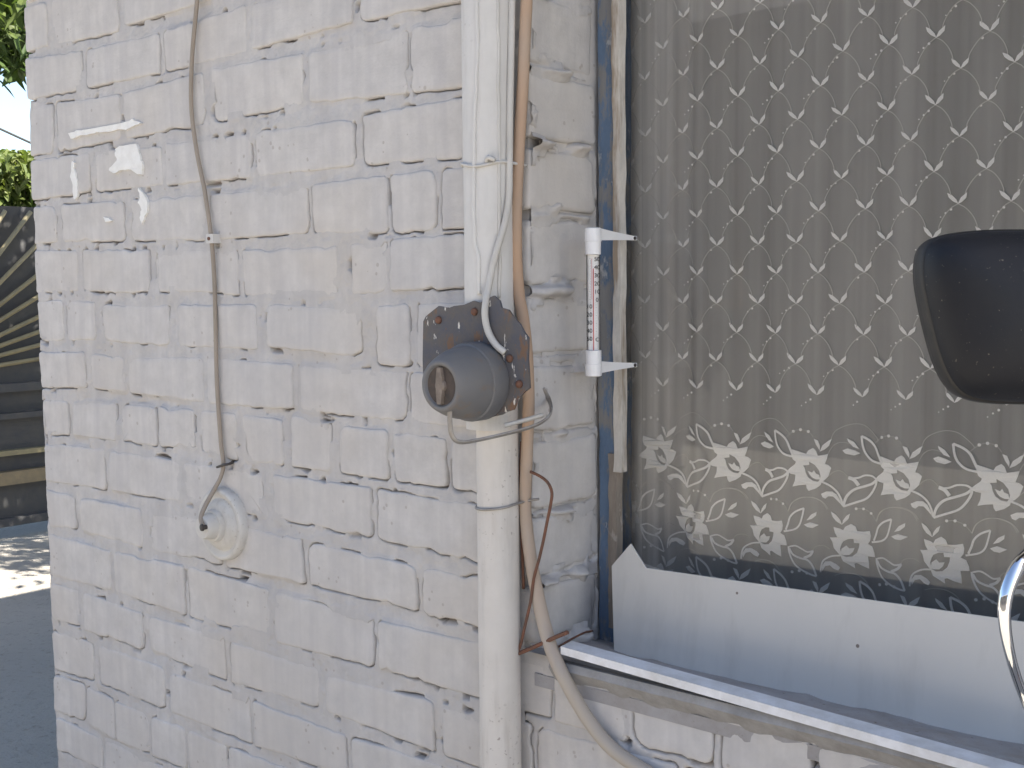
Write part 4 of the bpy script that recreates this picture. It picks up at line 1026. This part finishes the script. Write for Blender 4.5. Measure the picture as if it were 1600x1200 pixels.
# ---- small debris on the sill
def pebble(loc, r, lab, seed):
    bm = bmesh.new(); bmesh.ops.create_icosphere(bm, subdivisions=2, radius=r)
    for vt in bm.verts: vt.co *= 1+.3*(NA(vt.co.x/r*2+seed, vt.co.z/r*2+seed)-.5); vt.co.z *= 1.1
    me = bpy.data.meshes.new('pebble'); bm.to_mesh(me); bm.free(); me.materials.append(M_PEB)
    o = bpy.data.objects.new('pebble', me); COL.objects.link(o); o.location = loc; tag(o, lab, 'pebble'); return o
pp_ = onZ(1011, 1048, SILLZ+.004); pebble((pp_[0], pp_[1], SILLZ+.0045), .0062, 'small pale pebble on the sill close to the white strip', 4)
def twig(pix, r, lab):
    pts = [onZ(x, y, SILLZ-.004) for x, y in pix]
    tag(MB().tube(pts, r, 6, 4).build('twig', M_TWIG, None, True), lab, 'twig')
twig([(1235, 1106), (1265, 1117), (1295, 1118), (1322, 1125), (1338, 1133)], .0026, 'short dark crooked twig lying on the dusty sill')
twig([(1400, 1146), (1430, 1153), (1462, 1160), (1482, 1164)], .0016, 'thin dry stem lying on the sill in front of the board')

# ================================================================== PARKED MOTORCYCLE (its mirror reaches into the picture)
Dm = .72
mp = lambda x, y, d=Dm: CPOS + (CR*((x-800)/CF) - CU*((y-600)/CF) + CFW)*d
moto = thing('motorcycle', (.30, -.42, 0), 'black rear-view mirror on a bent chrome stalk of a parked motorcycle by the window', 'motorcycle')
mo = [(1440, 430), (1441, 402), (1447, 383), (1460, 371), (1490, 363), (1540, 358), (1600, 357), (1660, 359), (1705, 366), (1728, 382), (1736, 410), (1734, 470), (1722, 540), (1702, 595), (1676, 622), (1640, 631), (1590, 632), (1545, 630), (1512, 622), (1491, 605), (1474, 575), (1461, 535), (1450, 490), (1443, 455)]
def smooth_loop(L, n=3):
    P = np.array(L, float); out = []
    for i in range(len(P)):
        a, b, c, d = P[i-1], P[i], P[(i+1) % len(P)], P[(i+2) % len(P)]
        for k in range(n):
            u = k/n; out.append(.5*((2*b)+(c-a)*u+(2*a-5*b+4*c-d)*u*u+(-a+3*b-3*c+d)*u**3))
    return np.array(out)
ML = smooth_loop(mo, 3); mc = ML.mean(0)
def mring(s, dep):            # scaled outline pushed towards the camera side by -dep
    return [CPOS + (CR*((x-800)/CF) - CU*((y-600)/CF) + CFW)*Dm + CFW*dep for x, y in (mc+(ML-mc)*s)]
rings = [mring(.93, .020), mring(.985, .018), mring(1.0, .011), mring(1.0, .0035), mring(.988, .0005), mring(.972, -.0002)]
n = len(ML); v = [p for r in rings for p in r]
f = [(i*n+k, i*n+(k+1) % n, (i+1)*n+(k+1) % n, (i+1)*n+k) for i in range(len(rings)-1) for k in range(n)]
MB().add(v, f).build('mirror_rim', M_RIM, moto, True)
rings = [mring(.974, .0006), mring(.968, -.0022), mring(.945, -.0062), mring(.90, -.0110), mring(.83, -.0155), mring(.72, -.0195), mring(.55, -.0230), mring(.36, -.0252), mring(.16, -.0264)]
v = [p for r in rings for p in r]; f = [(i*n+k, i*n+(k+1) % n, (i+1)*n+(k+1) % n, (i+1)*n+k) for i in range(len(rings)-1) for k in range(n)]+[tuple((len(rings)-1)*n+k for k in range(n))]
MB().add(v, f).build('mirror_housing', M_MIR, moto, True)
MB().add(mring(.935, .0185), [tuple(range(n))]).build('mirror_glass', M_MGLASS, moto)
st = [mp(1652, 622, Dm+.012), mp(1655, 700, Dm+.015), mp(1650, 780, Dm+.012), mp(1620, 850, Dm), mp(1590, 886, Dm-.01), mp(1572, 930, Dm-.015), mp(1570, 975, Dm-.015), mp(1580, 1030, Dm-.01), mp(1600, 1090, Dm), mp(1626, 1150, Dm), mp(1655, 1230, Dm+.01), mp(1672, 1320, Dm+.01)]
MB().tube(st, [.0045, .0045, .0045, .0046, .0046, .0042, .0036, .0031, .0030, .0030, .004, .004], 16, 6).build('mirror_stalk', M_CHROME, moto, True)
hb = np.array(st[-1]); my = -.40
MB().tube([hb+np.array((-.06, -.10, -.012)), hb+np.array((0, 0, 0)), (hb[0]+.10, my-.10, hb[2]-.02), (hb[0]+.13, my, hb[2]-.03), (hb[0]+.10, my+.10, hb[2]-.02), (hb[0], my+.17+.02, hb[2]), (hb[0]-.06, my+.24, hb[2]-.012)], .011, 12, 5).build('handlebar', M_CHROME, moto, True)
hx = hb[0]+.13; hz = hb[2]-.03
MB().tube([hb+np.array((-.06, -.10, -.012)), hb+np.array((-.02, -.035, -.004))], .016, 12).build('grip', M_RUBBER, moto, True)
MB().tube([(hb[0]-.06, my+.24, hz+.018), (hb[0]-.02, my+.20, hz+.026)], .016, 12).build('grip', M_RUBBER, moto, True)
for s_ in (-.07, .07): MB().tube([(hx, my+s_, hz-.01), (hx-.30, my+s_, .30)], .018, 12, 2).build('fork_leg', M_CHROME, moto, True)
MB().box(hx-.04, hx+.03, my-.085, my+.085, hz-.05, hz-.005).build('fork_yoke', M_RIM, moto)
def wheel(x):
    for nm, R0, r0, mt in (('tyre', .255, .045, M_RUBBER), ('rim', .215, .014, M_CHROME)):
        pts = [(x+R0*math.cos(q), my, .30+R0*math.sin(q)) for q in np.linspace(0, 2*math.pi, 33)]; MB().tube(pts, r0, 10, 2).build(nm, mt, moto, True)
    MB().lathe([(-.05, .03), (.05, .03)], (x, my, .30), (0, 1, 0), 16).build('hub', M_CHROME, moto)
    mbw = MB()
    for k in range(12):
        q = k*math.pi/6; mbw.tube([(x, my+(.03 if k % 2 else -.03), .30), (x+.21*math.cos(q), my, .30+.21*math.sin(q))], .002, 5, 1)
    mbw.build('spokes', M_CHROME, moto)
wheel(hx-.30); wheel(hx+.98)
MB().lathe([(0, .05), (.03, .075), (.10, .085), (.11, .08)], (hx-.08, my, hz-.13), (-1, 0, -.05), 28).build('headlamp', M_CHROME, moto, True, 40)
MB().lathe([(0, .03), (.05, .10), (.25, .13), (.42, .10), (.50, .04)], (hx+.06, my, .74), (1, 0, -.12), 24).build('fuel_tank', M_TANK, moto, True, 50)
MB().tube([(hx+.48, my, .74), (hx+.70, my, .75), (hx+1.08, my, .80)], [.075, .09, .06], 14, 4, flat=(1.1, .7)).build('seat', M_RUBBER, moto, True)
MB().tube([(hx, my, hz-.05), (hx-.02, my, .62), (hx+.18, my, .32), (hx+.62, my, .30), (hx+.98, my, .30)], .02, 10, 4).tube([(hx+.05, my, .70), (hx+.60, my, .66), (hx+.98, my, .30)], .018, 10, 4).build('frame', M_RIM, moto, True)
MB().box(hx+.16, hx+.50, my-.11, my+.11, .30, .56).lathe([(0, .075), (.16, .085)], (hx+.3, my, .54), (-.2, 0, 1), 20).build('engine', M_STEELW, moto)

# ================================================================== UNSEEN OUTBUILDING ADDED ACROSS THE YARD (keeps sky out of the glass)
ob = thing('sky_blocker', (-5, -8, 0), 'unseen grey building added across the yard to block sky reflection and sky light', 'building')
M_PLAS = simple('weathered_plaster', (.22, .21, .20), (.18, .17, .16), 2.0, .9)
MB().box(-16, 7, -12, -8, 0, 3.8).build('wall', M_PLAS, ob)
MB().add([(-16.4, -12.4, 3.8), (7.4, -12.4, 3.8), (7.4, -7.5, 3.8), (-16.4, -7.5, 3.8), (-16.4, -10, 4.9), (7.4, -10, 4.9)], [(0, 1, 5, 4), (2, 3, 4, 5), (1, 2, 5), (3, 0, 4), (3, 2, 1, 0)]).build('roof', M_ROOF, ob)
for x_ in (-13, -9.5, -6, -2.5, 1, 4):
    fr_ = MB().box(x_-.55, x_+.55, -8.0, -7.96, 1.3, 2.6).build('window', M_BEADL, ob)
    MB().box(x_-.47, x_+.47, -7.96, -7.955, 1.38, 2.52).build('pane', M_GATE, fr_)

# ================================================================== YARD BEYOND THE CORNER
GX = -7.0
def gp(x, y): return onX(x, y, GX)
gate = thing('yard_gate', (GX, 2.4, 0), 'dark sheet metal yard gate with yellow rods fanned like sun rays', 'gate')
gt = gp(30, 322)[2]; GY0, GY1 = -.2, 3.4
MB().box(GX-.09, GX-.05, GY0, GY1, .10, gt).build('gate_sheet', M_GATE, gate)
cfan = gp(-150, 596)
ends = [(46, 337), (48, 395), (52, 437), (55, 468), (57, 498), (59, 520), (61, 540), (62, 561), (40, 280), (20, 240)]
for (x, y) in ends:
    e = gp(x, y); d = e-cfan; L1 = np.linalg.norm(d); d /= L1
    t_ = min((GY1-.03-cfan[1])/max(d[1], .05), (gt-.03-cfan[2])/max(d[2], 1e-3) if d[2] > .01 else 9)
    q0 = cfan+d*.12; q1 = cfan+d*t_
    if t_ > .15: MB().tube([(GX-.02, q0[1], q0[2]), (GX-.02, q1[1], q1[2])], .014, 8, 1).build('ray_rod', M_YROD, gate, True)
for y_, h_, mt in ((604, .05, M_GATE), (648, .035, M_GATE), (705, .03, M_YROD), (744, .08, M_BRASS), (812, .05, M_GATE)):
    z_ = gp(40, y_)[2]; MB().box(GX-.05, GX+.012, GY0, GY1, z_-h_/2, z_+h_/2).build('rail', mt, gate)
MB().lathe([(0, .10), (.05, .10), (.06, .07)], (GX-.05, cfan[1], cfan[2]), (1, 0, 0), 24).build('sun_boss', M_YROD, gate)
for y_ in (GY0-.06, GY1+.06): MB().box(GX-.11, GX-.01, y_-.05, y_+.05, 0, gt+.12).build('gate_post', M_GATE, gate)

def leaf_mesh(n, L, wd, seed, sampler, droop=.6, gap=None):
    rs = np.random.RandomState(seed); V = []; F = []
    for i in range(n):
        c = sampler(rs)
        while gap is not None and gap(c): c = sampler(rs)
        a = rs.uniform(0, 2*math.pi); d = np.array([math.cos(a), math.sin(a), -rs.uniform(.0, 1.6)*droop-.1]); d /= np.linalg.norm(d)
        s = np.cross(d, np.array([0, 0, 1.])); s /= np.linalg.norm(s); tw = rs.uniform(-.9, .9); u = np.cross(s, d); s = s*math.cos(tw)+u*math.sin(tw); u = np.cross(s, d)
        l = L*rs.uniform(.65, 1.2); w_ = wd*rs.uniform(.7, 1.15); b = len(V); cv = rs.uniform(-.02, .06)*l/.1
        V += [c, c+d*l*.35+s*w_+u*cv*.3, c+d*l*.35+u*cv*.25-u*.004, c+d*l*.35-s*w_+u*cv*.3, c+d*l*.72+s*w_*.7-u*cv*.2, c+d*l*.72-u*.004-u*cv*.3, c+d*l*.72-s*w_*.7-u*cv*.2, c+d*l-u*cv]
        F += [(b, b+1, b+2), (b, b+2, b+3), (b+1, b+4, b+5, b+2), (b+2, b+5, b+6, b+3), (b+4, b+7, b+5), (b+5, b+7, b+6)]
    return V, F
def clumped(cs, rad, flat=.7):
    def f(rs):
        c = cs[rs.randint(len(cs))]; r = rs.randn(3)*rad; r[2] *= flat; return np.array(c)+r
    return f
def tree(name, base, top, crown_c, crown_r, n_cl, n_leaf, L, wd, mat, lab, seed, clr=.22, extra=(), gap=None):
    t_ = thing(name, base, lab, 'tree'); rs = np.random.RandomState(seed)
    base = np.array(base, float); top = np.array(top, float); crown_c = np.array(crown_c, float); crown_r = np.array(crown_r, float)
    cs = []
    while len(cs) < n_cl:
        p = rs.uniform(-1, 1, 3); q = np.linalg.norm(p)
        if .35 < q < 1: cs.append(crown_c+p*crown_r)
    cs += [np.array(p, float) for p in extra]
    mb = MB().tube([base, base*.6+top*.4+np.array([.05, -.04, 0]), top], [.11, .085, .06], 10, 5)
    mb.build('trunk', M_BARK, t_, True)
    mb = MB()
    for i in range(0, len(cs), 2):
        s0 = base+(top-base)*rs.uniform(.6, 1.0); m_ = (s0+cs[i])/2+rs.uniform(-.15, .15, 3); mb.tube([s0, m_, cs[i]], [.03, .018, .006], 6, 3)
    mb.build('branches', M_BARK, t_, True)
    V, F = leaf_mesh(n_leaf, L, wd, seed+1, clumped(cs, clr), gap=gap); o = mesh_obj('crown', V, F, mat, t_)
    return t_
def skygap(c):                       # the opening between the two crowns
    p = np.array(c)-CPOS; d = p@CFW
    if d < .5: return False
    x = 800+CF*(p@CR)/d; y = 600-CF*(p@CU)/d
    return -90 < x < 70 and 112+6*math.sin(x*.3) < y < 236+5*math.sin(x*.4+1)
rx = np.random.RandomState(77)
ex1 = [onX(x, y, X) for x, y, X in [(12, -30, -5.3), (25, 10, -5.2), (10, 45, -5.35), (28, 75, -5.25), (8, 105, -5.3), (-30, 30, -5.2), (-40, 90, -5.3), (20, -70, -5.2), (30, 40, -5.0), (60, -40, -5.0)]]
ex1 += [(-5.2+rx.uniform(-.3, .3), rx.uniform(2.2, 3.6), rx.uniform(2.3, 3.8)) for k in range(26)]
tree('peach_tree', (-4.5, 4.6, 0), (-4.6, 4.1, 2.5), (-4.6, 3.2, 3.15), (1.4, 1.9, .95), 70, 14000, .125, .019, M_LEAF, 'dark green narrow leaved tree hanging over the yard behind the house corner', 21, .19, ex1, skygap)
ex2 = [onX(x, y, X) for x, y, X in [(8, 250, -9.2), (30, 262, -9.0), (18, 285, -9.1), (36, 300, -9.0), (-10, 275, -9.2), (5, 310, -9.1), (28, 236, -8.8)]]*3
tree('fruit_tree', (-9.6, 4.1, 0), (-9.6, 3.9, 1.6), (-9.6, 3.8, 1.9), (1.0, 1.5, .55), 50, 7000, .11, .024, M_LEAF2, 'pale green sunlit tree standing beyond the yard gate', 31, .15, ex2, skygap)
# overhead wire
pw0 = onX(-40, 183, -8.2); pw1 = onX(19, 210, -8.2)
dw = (pw1-pw0)/np.linalg.norm(pw1-pw0)
tag(MB().tube([pw0-dw*2.5, pw0, pw1, pw1+dw*.4], .008, 6, 2).build('overhead_wire', M_RUBBER), 'dark wire stretched across the sky above the gate', 'wire')
